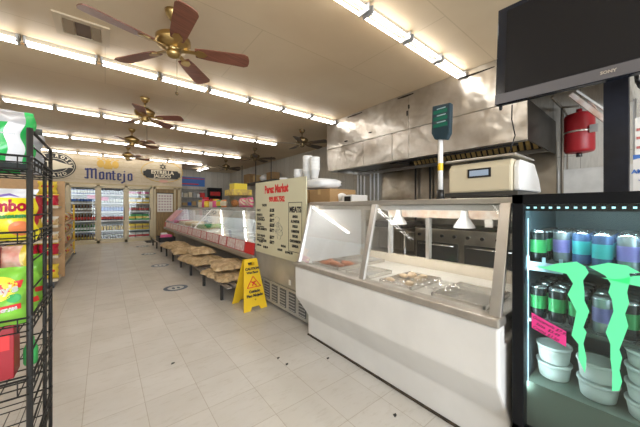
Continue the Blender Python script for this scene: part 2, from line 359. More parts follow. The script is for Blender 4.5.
PL = {  # (door, shelf from the bottom): kind, materials, words
 (3, 5): ('can', (BLU, SIL, LBL), 'blue and white cans'), (3, 4): ('bottle', (CLEARG, BLP, SIL), 'tall pale bottles'), (3, 3): ('bottle', (BROWN, LBL, GLD), 'amber bottles with white labels'),
 (3, 2): ('bottle', (BROWN, RDP, GLD), 'brown bottles with red labels'), (3, 1): ('bottle', (GREENG, LBL, GLD), 'dark green bottles'), (3, 0): ('bottle', (BROWN, GLD, BLP), 'dark bottles with gold labels'),
 (4, 5): ('bottle', (NAVY, SIL, SIL), 'dark navy bottles'), (4, 4): ('can', (SIL, SIL, LBL), 'silver cans'), (4, 3): ('can', (BLU, SIL, BLP), 'blue cans'),
 (4, 2): ('can', (NAVY, SIL, RDP), 'dark cans'), (4, 1): ('can', (TAN, SIL, GLD), 'gold-brown cans'), (4, 0): ('can', (LBL, SIL, SIL), 'white cans'),
 (5, 5): ('carton', (CRM, PNK), 'cream and pink cartons'), (5, 4): ('carton', (YLP, LBL), 'yellow cartons'), (5, 3): ('bottle', (CLEARG, RDP, RDP), 'pale bottles with red caps'),
 (5, 2): ('carton', (GRP, YLP), 'green cartons'), (5, 1): ('carton', (YLP, TAN), 'yellow and tan cartons'), (5, 0): ('carton', (LBL, RDP), 'white and red cartons'),
 (2, 5): ('can', (LBL, SIL, BLU), 'white cans'), (2, 4): ('bottle', (CLEARG, BLP, SIL), 'pale bottles'), (2, 3): ('bottle', (BROWN, RDP, GLD), 'brown bottles'),
 (2, 2): ('bottle', (BROWN, GLD, GLD), 'gold-labelled bottles'), (2, 1): ('bottle', (GREENG, LBL, GLD), 'green bottles'), (2, 0): ('can', (RDP, SIL, LBL), 'red cans')}
sing = {'bottle': 'beer_bottle', 'can': 'drink_can', 'carton': 'beer_carton'}
for (dr, sh), (kind, ms, words_) in PL.items():
    x0, x1 = XB[dr] + .07, XB[dr + 1] - .07
    if dr == 2: x0 = x1 - .35
    n = {'bottle': 8, 'can': 8, 'carton': 3}[kind]; n = n if dr != 2 else 4
    w_ = (x1 - x0) / n; src = None
    for k in range(n):
        x = x0 + w_ * (k + .5)
        if src is None:
            bm_ = bottle_bm(.26, .034) if kind == 'bottle' else can_bm(.19, .036) if kind == 'can' else carton_bm(w_ * .93, .2, .22)
            src = obj(sing[kind], bm_, ms); o = src
        else: o = src.copy(); C.objects.link(o)
        o.location = (x, 12.42, SHZ[sh] + .001); o.rotation_euler = (0, 0, 0 if kind == 'carton' else k * .7)
        tag(o, f'{words_[:-1]} on the {ordinal(5 - sh)} shelf behind {doorname[dr]}' if ' with ' not in words_ else f'{words_.replace("bottles", "bottle")} on the {ordinal(5 - sh)} shelf behind {doorname[dr]}', 'carton' if kind == 'carton' else kind, f'{words_} on the {ordinal(5 - sh)} shelf down behind {doorname[dr]}')
for (x, z, s) in ((-.38, 1.56, 'pink price card hanging behind the leftmost full cooler door'), (-.02, 1.50, 'round pink price card behind the middle cooler door')):
    b = nb(); bx(b, x - .11, x + .11, 12.315, 12.322, z, z + .13); one('price_card', b, PNK, s, 'price card', (x, 12.318, z))
# panel with calendar at the right of the coolers
t = thing('wooden_door_panel', 'brown wooden panel right of the coolers holding a calendar', 'panel', (1.95, 12.2, 0))
b = nb(); bx(b, 1.46, 2.38, 12.16, 12.2, 0, 2.05); obj('panel', b, mat('panel_wood', (.36, .23, .09), .5, var=.3, scale=4, stretch=(6, 1, 1)), t)
b = nb(); bx(b, 1.46, 1.53, 12.12, 12.16, 0, 2.05); bx(b, 2.16, 2.23, 12.12, 12.16, 0, 2.05); bx(b, 2.30, 2.38, 12.12, 12.16, 0, 2.05); bx(b, 1.46, 2.38, 12.12, 12.16, 1.98, 2.05); obj('frame', b, GOLD, t)
t = thing('wall_calendar', 'white wall calendar with month grid hanging on the wooden panel', 'calendar', (1.85, 12.15, 1.05))
b = nb(); bx(b, 1.58, 2.12, 12.145, 12.155, 1.08, 1.80); obj('sheet', b, LBL, t)
b = nb()
for i in range(5):
    for j in range(6): bx(b, 1.63 + i * .095, 1.68 + i * .095, 12.14, 12.144, 1.14 + j * .108, 1.19 + j * .108)
obj('date_squares', b, mat('calendar_print', (.42, .25, .30), .6), t)
b = nb(); bx(b, 1.55, 2.15, 12.14, 12.16, 1.80, 1.83); obj('hanging_strip', b, BLACKM, t)
b = nb(); bx(b, 1.15, 2.0, 11.3, 12.0, 0, .012); one('floor_mat', b, mat('dark_rubber', (.05, .05, .05), .8), 'dark rubber mat on the floor under the calendar', 'mat', (1.6, 11.65, 0))

# beer signs on the board wall
YB = 12.215
RX, UZ = (1, 0, 0), (0, 0, 1)
t = thing('beer_sign', 'blue gothic Montejo lettering with gold emblem on the pale boards', 'sign', (.12, YB, 2.25))
NB = mat('gothic_blue', (.03, .04, .17), .5); GE = mat('emblem_gold', (.60, .38, .07), .5)
def gothic(b, y, x0, z0, u):
    """blackletter word cut from slanted strokes"""
    def q(*p): prism(b, [(x0 + a * u, z0 + c * u) for a, c in p], 1, y - .012, y)
    def stem(x, lo=0, hi=5, w_=1.0): q((x, lo + .5), (x + w_ * .5, lo - .1), (x + w_ * 1.25, lo + .5), (x + w_, lo + .9), (x + w_, hi - .3), (x + w_ * .5, hi + .2), (x - w_ * .25, hi - .5), (x, hi - .9))
    def cap(x, x2, z): q((x, z - .1), (x + .5, z - .9), (x2, z - .5), (x2 - .4, z + .4))
    # M
    stem(0, 0, 7); stem(2.1, .4, 6.6); stem(4.2, 0, 7); cap(.6, 2.8, 6.9); cap(2.7, 4.9, 6.9); q((-1.3, 1.2), (-.9, .2), (.6, .1), (.4, .9)); q((-1.1, 6.4), (-.5, 5.5), (.4, 6.2), (-.3, 7.1))
    x = 6.3
    stem(x, 0, 4.7); stem(x + 1.9, .3, 5); cap(x + .3, x + 2.6, 5.1); q((x + .5, .3), (x + 1.3, -.3), (x + 2.6, .5), (x + 1.9, 1.1))
    x = 9.9
    stem(x, 0, 5); stem(x + 2.0, 0, 4.8); cap(x + .5, x + 2.7, 5.0)
    x = 13.5
    stem(x, 0, 6.4); q((x - .6, 4.9), (x - .4, 4.2), (x + 1.9, 4.4), (x + 1.7, 5.1)); q((x + .5, .3), (x + 1.2, -.3), (x + 2.0, .5), (x + 1.4, .9))
    x = 16.1
    stem(x, 0, 4.8); q((x + .5, 4.6), (x + 1.1, 5.2), (x + 2.6, 4.3), (x + 2.4, 3.0), (x + 1.7, 3.2), (x + 1.7, 4.0)); q((x + .6, 2.3), (x + .8, 1.9), (x + 2.5, 3.0), (x + 2.3, 3.4)); q((x + .5, .4), (x + 1.3, -.3), (x + 2.6, .6), (x + 2.2, 1.0))
    x = 19.6
    stem(x, -1.2, 5); q((x - 1.6, -1.6), (x - .8, -2.3), (x + .9, -.9), (x + .4, -.3)); q((x + .1, 6.3), (x + .6, 5.7), (x + 1.2, 6.3), (x + .6, 6.9))
    x = 22.0
    stem(x, 0, 4.7); stem(x + 1.9, .3, 5); cap(x + .3, x + 2.6, 5.1); q((x + .5, .3), (x + 1.3, -.3), (x + 2.6, .5), (x + 1.9, 1.1))
b = nb(); gothic(b, YB, -.50, 2.24, .052); obj('lettering', b, NB, t)
b = nb()
prism(b, [(-.02, 2.62), (.18, 2.62), (.22, 2.70), (.14, 2.86), (.19, 2.93), (-.03, 2.93), (.02, 2.86), (-.06, 2.70)], 1, YB - .015, YB)
for s in (-1, 1):
    c = .08 + s * .21
    prism(b, [(c + .10 * math.cos(a), 2.79 + .14 * math.sin(a)) for a in [i * math.pi / 5 for i in range(10)]], 1, YB - .015, YB)
for i in range(5): bx(b, -.22 + i * .13, -.14 + i * .13, YB - .014, YB, 2.94, 2.98)
obj('emblem', b, GE, t)
def ellipse(cx, cz, a, c, n=40): return [(cx + a * math.cos(2 * math.pi * i / n), cz + c * math.sin(2 * math.pi * i / n)) for i in range(n)]
t = thing('beer_sign', 'black Estrella Jalisco plaque under a star inside a gold ring', 'sign', (1.8, YB, 2.25))
b = nb(); n = 48
E1, E2 = ellipse(1.78, 2.66, .72, .42, n), ellipse(1.78, 2.66, .70, .395, n)
for i in range(n):
    j = (i + 1) % n
    slab(b, [(E1[i][0], YB, E1[i][1]), (E1[j][0], YB, E1[j][1]), (E2[j][0], YB, E2[j][1]), (E2[i][0], YB, E2[i][1])], .006)
obj('gold_ring', b, GE, t)
b = nb(); prism(b, [(1.13, 2.48), (1.2, 2.46), (1.24, 2.40), (2.30, 2.40), (2.34, 2.46), (2.40, 2.48), (2.40, 2.64), (2.34, 2.66), (2.30, 2.72), (1.24, 2.72), (1.2, 2.66), (1.13, 2.64)], 1, YB - .02, YB); obj('plaque', b, BLKI, t)
text('lettering', 'ESTRELLA', .19, (1.77, YB - .024, 2.625), RX, UZ, CRM, t, bold=.006, depth=.006, sx=.95)
text('lettering', 'JALISCO', .17, (1.77, YB - .024, 2.475), RX, UZ, CRM, t, bold=.006, depth=.006, sx=.95)
b = nb(); pts = []
for i in range(12):
    a = i * math.pi / 6 + math.pi / 2; r = .13 if i % 2 == 0 else .07; pts.append((1.78 + r * math.cos(a), 2.86 + r * math.sin(a)))
inn = [(1.78 + .045 * math.cos(i * math.pi / 6 + math.pi / 2), 2.86 + .045 * math.sin(i * math.pi / 6 + math.pi / 2)) for i in range(12)]
for i in range(12):
    j = (i + 1) % 12; slab(b, [(pts[i][0], YB - .008, pts[i][1]), (pts[j][0], YB - .008, pts[j][1]), (inn[j][0], YB - .008, inn[j][1]), (inn[i][0], YB - .008, inn[i][1])], .006)
obj('star', b, BLKI, t)
b = nb(); prism(b, ellipse(1.8, 2.29, .16, .055, 20), 1, YB - .01, YB); obj('pink_seal', b, mat('seal_pink', (.68, .38, .30), .5), t)
t = thing('beer_sign', 'black oval brand sign with a pale fish and arched lettering', 'sign', (-1.3, YB, 2.2))
CX, CZ = -1.30, 2.62
b = nb(); prism(b, ellipse(CX, CZ, .53, .43), 1, YB - .02, YB); obj('oval_board', b, BLKI, t)
b = nb()
for (a1, c1, a2, c2) in ((.50, .40, .485, .385), (.34, .235, .325, .22)):
    E1, E2 = ellipse(CX, CZ, a1, c1, n), ellipse(CX, CZ, a2, c2, n)
    for i in range(n):
        j = (i + 1) % n; slab(b, [(E1[i][0], YB - .021, E1[i][1]), (E1[j][0], YB - .021, E1[j][1]), (E2[j][0], YB - .021, E2[j][1]), (E2[i][0], YB - .021, E2[i][1])], .003)
obj('ring_line', b, CRM, t)
b = nb(); prism(b, [(CX - .42, CZ), (CX - .25, CZ + .10), (CX, CZ + .17), (CX + .18, CZ + .10), (CX + .36, CZ + .05), (CX + .47, CZ + .06), (CX + .42, CZ), (CX + .47, CZ - .06), (CX + .36, CZ - .05), (CX + .18, CZ - .10), (CX, CZ - .15), (CX - .25, CZ - .09)], 1, YB - .028, YB - .02)
obj('fish_shape', b, CRM, t)
ms_ = []
for s, up in (('PRIMROSE', 1), ('BRAND', -1)):
    for i, ch in enumerate(s):
        u = (i - (len(s) - 1) / 2) * (.34 if up == 1 else .33)
        a = math.pi / 2 - u if up == 1 else -math.pi / 2 + u
        x_, z_ = CX + .42 * math.cos(a), CZ + .315 * math.sin(a); tn = Vector((math.sin(a), 0, -math.cos(a))) * up
        ms_.append(textmesh(ch, .13, (x_, YB - .024, z_), tn, (math.cos(a) * up, 0, math.sin(a) * up), depth=.005, bold=.004))
joinmesh('lettering', ms_, CRM, t)

# ================================================================== STORAGE ALCOVE AT THE BACK RIGHT
t = thing('storage_shelf', 'grey storage shelving against the alcove back wall', 'shelf', (3.4, 14.3, 0))
for z in (.5, 1.0, 1.35, 1.75, 2.15):
    b = nb(); bx(b, 2.65, 4.0, 14.1, 14.5, z - .03, z); obj('shelf_board', b, GREYP, t)
for x in (2.65, 3.96):
    for y in (14.1, 14.46):
        b = nb(); bx(b, x, x + .04, y, y + .04, 0, 2.2); obj('upright', b, GREYP, t)
cols = [LBL, BLP, TAN, GREYP, RDP, CRM, BLKI, WHITEP]
for zi, z in enumerate((1.0, 1.35, 1.75)):
    x = 2.72
    while x < 3.85:
        w_ = rnd.uniform(.12, .22); h_ = rnd.uniform(.14, .26)
        if x + w_ > 3.9: break
        b = nb(); bx(b, x, x + w_, 14.13, 14.35, z + .001, z + h_); m_ = rnd.choice(cols)
        one('storage_box', b, m_, f'one of the small boxes on the {["lowest visible", "middle", "upper"][zi]} shelf of the alcove shelving', 'box', (x + w_ / 2, 14.24, z), f'boxes on the {["lowest visible", "middle", "upper"][zi]} alcove shelf')
        x += w_ + .03
t = thing('wall_banner', 'blue banner high on the alcove back wall above the shelving', 'banner', (3.4, 14.54, 2.3))
b = nb(); bx(b, 2.75, 4.0, 14.53, 14.548, 2.32, 2.78); obj('sheet', b, BLP, t)
b = nb(); bx(b, 2.78, 3.97, 14.522, 14.53, 2.68, 2.72); bx(b, 2.85, 3.7, 14.522, 14.53, 2.40, 2.45); obj('stripe', b, RDP, t)
t = thing('display_rack', 'black display rack with red goods in the storage alcove', 'rack', (4.35, 14.2, 0))
b = nb(); bx(b, 4.05, 4.1, 14.0, 14.4, 0, 2.25); bx(b, 4.65, 4.7, 14.0, 14.4, 0, 2.25); bx(b, 4.05, 4.7, 14.36, 14.4, 0, 2.25); bx(b, 4.05, 4.7, 14.0, 14.4, 2.2, 2.25)
for z in (1.1, 1.5, 1.85): bx(b, 4.1, 4.65, 14.0, 14.36, z - .02, z)
obj('frame', b, BLACKM, t)
for k, z in enumerate((1.1, 1.5, 1.85)):
    for i in range(3):
        b = nb(); bx(b, 4.13 + i * .17, 4.28 + i * .17, 14.03, 14.2, z + .001, z + .2)
        one('red_carton', b, RDP, f'one of the red cartons on the {["lowest", "middle", "top"][k]} shelf of the black display rack', 'carton', (4.2 + i * .17, 14.1, z), f'red cartons on the {["lowest", "middle", "top"][k]} shelf of the black rack')
# shelf hung along the right wall with boxes
t = thing('hanging_shelf', 'dark wall shelf on pipes far along the right wall', 'shelf', (5.0, 10.2, 2.0))
b = nb(); bx(b, 4.75, 5.28, 8.6, 11.8, 2.24, 2.29); obj('shelf_board', b, DARKST, t)
for y in (8.9, 10.2, 11.6):
    b = nb(); cyl(b, (4.78, y, 2.0), (4.78, y, H), .018, n=8); obj('hanger_pipe', b, DARKST, t)
for (y, wy, h_, m_, s) in ((11.3, .55, .42, CARD, 'large brown box at the far end of the wall shelf'), (10.45, .35, .3, TAN, 'smaller tan box in the middle of the wall shelf'), (9.2, .4, .3, CARD, 'brown box nearest the hood on the wall shelf')):
    b = nb(); bx(b, 4.85, 5.2, y - wy / 2, y + wy / 2, 2.291, 2.29 + h_); one('cardboard_box', b, m_, s, 'box', (5.0, y, 2.29), 'boxes on the wall shelf')
b = nb(); lathe(b, (5.0, 9.8, 2.291), [(.10, 0), (.2, .06), (.22, .15), (.15, .24), (.05, .28)], 14); one('white_sack', b, FOAM, 'rounded white sack between boxes on the wall shelf', 'sack', (5.0, 9.8, 2.29))

# ================================================================== KITCHEN SIDE: hood, cladding, stove, tank, post
HX = 3.87
t = thing('exhaust_hood', 'long stainless steel exhaust hood running above the kitchen behind the cases', 'exhaust hood', (4.6, 2.8, 2.05))
seams = [.96, 2.54, 2.87, 3.54, 4.6]
for a, c in zip(seams[:-1], seams[1:]):
    b = nb(); bx(b, HX, HX + .02, a + .003, c - .003, 2.05, 2.528); obj('front_panel', b, HOODST, t, bev=.003)
b = nb(); bx(b, HX + .02, 5.25, .96, .98, 2.05, 2.53); obj('end_panel', b, mat('end_dark_steel', (.07, .06, .05), .35, .7, var=.5, scale=3), t)  # near end panel, much darker than the front panels
b = nb(); bx(b, HX + .02, 5.25, 4.58, 4.6, 2.05, 2.53); obj('end_panel', b, HOODST, t)
b = nb(); bx(b, HX + .02, HX + .10, .98, 4.58, 2.05, 2.065); bx(b, 4.98, 5.03, .98, 4.58, 2.06, 2.12); obj('drip_rim', b, STEELS, t)
b = nb(); bx(b, HX + .02, 5.25, .98, 4.58, 2.50, 2.53); obj('hood_roof', b, DARKST, t)
FIL = mat('grease_filter', (.52, .38, .16), .35, .85)
b = nb()
slab(b, [(4.98, .98, 2.11), (4.98, 3.1, 2.11), (4.70, 3.1, 2.49), (4.70, .98, 2.49)], .01); obj('filter_backing', b, mat('filter_dark', (.02, .015, .01), .7), t)  # backing darker than the baffles in front of it
b = nb(); y = 1.02
while y < 3.06:
    prism(b, [(4.955, 2.115), (4.985, 2.13), (4.72, 2.49), (4.68, 2.49)], 1, y, y + .05); y += .085
obj('baffle_filter', b, FIL, t)
b = nb(); bx(b, 4.2, 4.9, 3.2, 4.4, 2.12, 2.2); obj('makeup_air_grille', b, DARKST, t)
b = nb(); bx(b, 3.98, 4.05, 1.1, 3.0, 2.03, 2.05); obj('grease_rail', b, BLACKM, t)
# cladding above the hood
b = nb()
for a, c in ((.2, 1.2), (1.2, 2.54), (2.54, 4.6)): bx(b, HX - .01, HX + .02, a + .002, c - .002, 2.533, H - .005)
t2 = one('steel_cladding', b, HOODST, 'tall crinkled stainless sheets closing the space between hood and ceiling', 'wall cladding', (HX, 2.5, 2.5))
b = nb(); bx(b, HX + .021, 5.28, 4.56, 4.6, 2.605, H - .005); bx(b, HX + .021, 5.28, .2, .24, 2.605, H - .005); obj('return_panel', b, HOODST, None)['kind'] = 'x'
rp = bpy.data.objects['return_panel']; del rp['kind']; rp.parent = t2; rp.matrix_parent_inverse = Matrix.Translation(-Vector((HX, 2.5, 2.5)))
TAPE = mat('black_tape', (.02, .015, .01), .8)
for i, (y0, y1, z0, z1) in enumerate(((1.3, 1.75, 3.03, 3.045), (2.45, 2.75, 3.07, 3.09), (3.55, 3.95, 3.07, 3.09), (2.55, 2.58, 2.75, 2.83), (2.52, 2.55, 2.86, 2.92), (3.3, 3.4, 2.64, 2.655), (3.95, 4.05, 2.6, 2.62), (4.4, 4.55, 3.06, 3.09))):
    b = nb(); prism(b, [(y0, z0), ((y0 + y1) / 2, z0 - .008), (y1, z0 + .004), (y1, z1), ((y0 * .4 + y1 * .6), z1 + .006), (y0, z1 - .003)], 0, HX - .013, HX - .0105)
    k_ = obj('tape_patch', b, TAPE, None); k_.parent = t2; k_.matrix_parent_inverse = Matrix.Translation(-Vector((HX, 2.5, 2.5)))
# steel splash wall below the hood
b = nb()
for a, c in ((.95, 1.9), (1.9, 2.9), (2.9, 4.2)): bx(b, 5.27, 5.295, a + .004, c - .004, .9, 2.25)
one('steel_splashback', b, STEEL, 'stainless splashback sheets on the wall under the hood', 'splashback', (5.28, 2.5, .9))
for (y, s) in ((3.25, 'dark vertical pipe on the splashback, left one'), (2.92, 'dark vertical pipe on the splashback, right one')):
    b = nb(); cyl(b, (5.2, y, 0), (5.2, y, 2.3), .022, n=8); one('gas_pipe', b, DARKST, s, 'pipe', (5.2, y, 0))
b = nb()
for y in (4.3, 4.42, 4.54, 4.75, 4.87, 4.98): cyl(b, (5.24, y, 1.3), (5.24, y, 2.5), .02, n=8)
one('wall_pipes', b, WHITEP, 'bundle of pale vertical wall pipes left of the splashback', 'pipes', (5.24, 4.6, 1.3))
# plastered lower wall at the right of the hood
b = nb(); bx(b, 5.2, 5.3, -1.5, .93, 0, 1.80); struct('trim_3', b, mat('rough_plaster', (.62, .62, .60), .8, var=.15, scale=5, bump=.6, bscale=9))
t = thing('range_stove', 'stainless kitchen range seen dimly through the case glass', 'stove', (4.6, 1.9, 0))
b = nb(); bx(b, 4.3, 5.1, 1.1, 2.7, .1, .9); obj('body', b, STEEL, t, bev=.01)
b = nb(); bx(b, 4.28, 4.3, 1.15, 1.85, .2, .68); obj('oven_door', b, DARKST, t)
b = nb(); bx(b, 4.28, 4.3, 1.95, 2.65, .2, .68); obj('oven_door', b, DARKST, t)
for y in (1.2, 2.0):
    b = nb(); cyl(b, (4.25, y, .64), (4.25, y + .6, .64), .012); obj('oven_handle', b, CHROME, t)
for i in range(8):
    b = nb(); cyl(b, (4.3, 1.2 + i * .2, .79), (4.26, 1.2 + i * .2, .79), .025); obj('knob', b, BLACK, t)
b = nb(); bx(b, 4.3, 5.1, 1.1, 2.7, .9, .94); obj('cooktop', b, BLACKM, t)
b = nb(); bx(b, 5.06, 5.1, 1.1, 2.7, .94, 1.25); bx(b, 4.8, 5.1, 1.1, 2.7, 1.25, 1.28); obj('back_shelf', b, STEEL, t)
for x in (4.35, 5.05):
    for y in (1.15, 2.65):
        b = nb(); cyl(b, (x, y, 0), (x, y, .1), .02); obj('leg', b, DARKST, t)
t = thing('prep_cabinet', 'grey steel drawer cabinet in the kitchen behind the case', 'cabinet', (4.5, .4, 0))
b = nb(); bx(b, 4.2, 5.1, .0, .95, .05, .95); obj('body', b, STEEL, t, bev=.01)
for z in (.12, .4, .66):
    b = nb(); bx(b, 4.18, 4.2, .05, .9, z, z + .24); d = obj('drawer', b, STEELS, t); b = nb(); cyl(b, (4.16, .3, z + .19), (4.16, .65, z + .19), .01); obj('handle', b, CHROME, d)
t = thing('griddle_table', 'steel table with dark griddle farther along the kitchen wall', 'griddle', (4.6, 3.6, 0))
b = nb(); bx(b, 4.3, 5.1, 2.9, 4.2, .78, .86); obj('tabletop', b, STEEL, t)
b = nb(); bx(b, 4.35, 5.05, 3.0, 4.0, .86, .98); obj('griddle', b, DARKST, t)
b = nb(); bx(b, 4.35, 5.05, 2.95, 4.15, .3, .33); obj('under_shelf', b, STEEL, t)
for x in (4.33, 5.05):
    for y in (2.93, 4.15):
        b = nb(); cyl(b, (x, y, 0), (x, y, .78), .02); obj('leg', b, STEELS, t)

t = thing('fire_suppression_tank', 'red fire suppression tank strapped to the white panelled wall right of the hood', 'tank', (4.75, .64, 1.93))
b = nb(); lathe(b, (4.75, .64, 1.95), [(.09, 0), (.135, .01), (.148, .035), (.148, .46), (.135, .49), (.06, .515), (.03, .52), (.03, .56)], 24); obj('tank_body', b, RED, t)
b = nb(); lathe(b, (4.75, .64, 2.20), [(.149, 0), (.151, .005), (.151, .018), (.149, .022)], 24); bx(b, 4.9, 5.29, .62, .66, 2.2, 2.225); obj('strap', b, STEELS, t)
b = nb(); bx(b, 4.62, 4.66, .46, .53, 2.17, 2.26); obj('buckle', b, GREYP, t)
b = nb(); cyl(b, (4.75, .64, 1.90), (4.75, .64, 1.95), .03); obj('bottom_cap', b, DARKST, t)
b = nb(); tube(b, [(4.75, .64, 2.55), (4.75, .80, 2.58), (5.2, .83, 2.58)], .012); tube(b, [(5.2, .88, 1.2), (5.2, .88, 2.7), (4.6, .88, 2.7)], .018); tube(b, [(5.24, .83, 1.0), (5.24, .83, 2.58)], .01)
one('conduit_pipe', b, mat('old_pipe', (.25, .22, .18), .5, .4), 'old grey conduit running up beside the red tank', 'pipe', (5.2, .86, 1.0))
b = nb(); slab(b, [(4.35, .64, 2.62), (4.45, .64, 2.62), (4.45, .30, 2.17), (4.35, .30, 2.17)], .05); bx(b, 4.45, 5.29, .50, .53, 2.50, 2.53); slab(b, [(4.36, .60, 2.64), (4.44, .60, 2.64), (4.44, .27, 2.22), (4.36, .27, 2.22)], .02, 1)
one('tilted_board', b, [mat('worn_board', (.55, .38, .30), .6, var=.5, scale=6, col2=(.75, .72, .7)), WHITE], 'worn tilted board hanging diagonally right of the red tank', 'board', (4.4, .45, 2.4))
t = thing('support_post', 'black steel post rising behind the drinks fridge to the ceiling', 'post', (2.45, .16, 0))
b = nb(); bx(b, 2.40, 2.50, .112, .215, 0, H - .002); obj('post', b, mat('post_black', (.016, .018, .03), .5, var=.4, scale=12), t)
b = nb(); bx(b, 2.35, 2.55, .05, .27, 0, .012); obj('base_plate', b, BLACKM, t)
b = nb(); bx(b, 2.44, 2.50, .03, .06, 1.3, H - .003); bx(b, 2.47, 2.53, .085, .099, 1.5, 1.9); one('white_channel', b, WHITEP, 'narrow white channel standing beside the black post', 'channel', (2.47, .045, 1.3))
b = nb(); 
for k in range(3):
    c = Vector((2.36, .035 - k * .004, 2.0)); tube(b, [c + Vector((0, .05 * math.cos(a) , .10 * math.sin(a))) for a in [i * math.pi / 8 for i in range(17)]], .006)
one('cable_coil', b, BLACK, 'coiled black cable hanging beside the black post', 'cable', (2.36, .03, 1.9))

# television
t = thing('television', 'large black wall television with silver lower bezel tilted over the counter', 'television', (1.96, .15, 2.19))
TM = Matrix.Translation((1.98, .15, 2.19)) @ Matrix.Rotation(R(1.8), 4, 'X')
def tv(name, boxes, m, parent=t, bev=0):
    b = nb()
    for q in boxes: bx(b, *q)
    b.transform(TM); return obj(name, b, m, parent, bev=bev)
body = tv('bezel', [(-.02, .03, -.52, .50, -.30, .30)], mat('gloss_black', (.008, .012, .022), .12), bev=.006)
tv('back_housing', [(.031, .09, -.40, .38, -.22, .22)], BLACK)
scr = tv('screen', [(-.024, -.0205, -.47, .445, -.235, .268)], mat('dark_screen', (.012, .012, .014), .3, spec=.25))
tv('silver_bezel', [(-.026, -.0205, -.515, .498, -.297, -.238)], mat('bezel_silver', (.16, .16, .18), .35, .5))
me = textmesh('SONY', .021, (-.028, .0, -.266), AR, AU, depth=.002, bold=.0008); me.transform(TM); obj('brand_lettering', me, STEELS, t)
tv('mount_arm', [(.09, .415, -.03, .02, -.05, .05), (.09, .11, -.15, .15, -.15, .15)], BLACKM)
b = nb(); tube(b, [(1.98, .57, 1.89), (1.99, .575, 1.80), (2.0, .56, 1.7), (2.0, .59, 1.6), (1.97, .60, 1.54)], .0035); lathe(b, (1.975, .63, 1.87), [(.006, 0), (.01, .01), (.01, .03)], 8)
one('television_cable', b, BLACK, 'thin black cable dangling from the television corner to the scale', 'cable', (1.98, .57, 1.55))

# ================================================================== NEAR DELI CASE
Y0, Y1 = .46, 2.165
t = thing('deli_case', 'white deli display case with slanted glass nearest the camera, stainless top', 'display case', (1.95, 1.3, 0))
prof = [(1.57, 0), (1.57, .19), (1.42, .41), (1.415, .69), (1.50, .69), (1.50, .60), (2.28, .60), (2.28, .69), (2.36, .69), (2.36, 0)]
b = nb(); prism(b, prof, 1, Y0, Y1); obj('body', b, WHITE, t, bev=.012)
b = nb(); bx(b, 1.555, 1.57, Y0 + .02, Y1 - .01, .001, .012); obj('floor_seal', b, mat('grimy_seal', (.08, .06, .04), .9, var=.6, scale=20), t)
b = nb(); bx(b, 1.405, 1.50, Y0 - .005, Y1 + .005, .692, .735); obj('sill', b, mat('sill_steel', (.50, .46, .41), .35, .6, var=.2, scale=10), t, bev=.008)
b = nb(); bx(b, 1.502, 2.278, Y0 + .03, Y1 - .03, .605, .70); obj('deck', b, mat('deck_white', (.74, .71, .66), .35, .1, var=.15, scale=4), t)
b = nb(); bx(b, 1.595, 2.36, Y0 - .01, Y1 + .01, 1.27, 1.303); obj('top', b, STEELS, t, bev=.004)
for (a, c) in ((Y0 + .05, 1.315), (1.36, Y1 - .03)):
    b = nb(); slab(b, [(1.455, c, .735), (1.455, a, .735), (1.60, a, 1.272), (1.60, c, 1.272)], -.006); obj('front_glass', b, GLASS, t)
for a in (Y0, 1.315, Y1 - .03):
    wd = .05 if a == Y0 else .045 if a == 1.315 else .03
    b = nb(); slab(b, [(1.44, a + wd, .735), (1.44, a, .735), (1.585, a, 1.275), (1.585, a + wd, 1.275)], -.022); obj('mullion', b, STEELS, t, bev=.003)
b = nb(); prism(b, [(1.45, .735), (1.60, 1.27), (2.35, 1.27), (2.35, .69), (1.50, .69)], 1, Y1 - .028, Y1 - .01); obj('end_panel', b, mat('end_white', (.78, .79, .80), .25), t)  # white colour stands in for the bright reflection on the end glass
b = nb(); prism(b, [(1.47, .735), (1.61, 1.27), (2.35, 1.27), (2.35, .69), (1.50, .69)], 1, Y0 + .005, Y0 + .02); obj('end_glass', b, GLASS, t)
b = nb(); bx(b, 2.29, 2.35, Y0 + .02, Y1 - .03, .69, .78); bx(b, 2.29, 2.35, Y0 + .02, Y1 - .03, 1.235, 1.27); obj('rear_rail', b, mat('rail_white', (.62, .55, .45), .4), t)
for y in (Y0 + .02, 1.30, 1.72, Y1 - .07):
    b = nb(); bx(b, 2.30, 2.34, y, y + .035, .78, 1.235); obj('rear_post', b, STEELS, t)
b = nb(); bx(b, 2.315, 2.322, Y0 + .055, 1.30, .78, 1.235); obj('sliding_glass', b, GLASS, t)
b = nb(); bx(b, 2.325, 2.332, 1.755, Y1 - .07, .78, 1.235); obj('sliding_glass', b, GLASS, t)
b = nb(); bx(b, 2.24, 2.26, Y0 + .1, 1.7, 1.16, 1.23); obj('notice_strip', b, mat('stained_notice', (.62, .45, .33), .6, var=.5, scale=9, col2=(.75, .7, .62)), t)
b = nb(); cyl(b, (1.70, Y0 + .1, 1.252), (1.70, Y1 - .1, 1.252), .011); obj('case_light', b, mat('case_tube', (1, 1, 1), .5, emit=(1, .97, .92), es=34), t)
b = nb(); bx(b, 1.66, 1.675, Y0 + .06, Y1 - .06, 1.232, 1.27); bx(b, 1.66, 1.72, Y0 + .06, Y1 - .06, 1.265, 1.27); obj('light_channel', b, WHITEP, t)
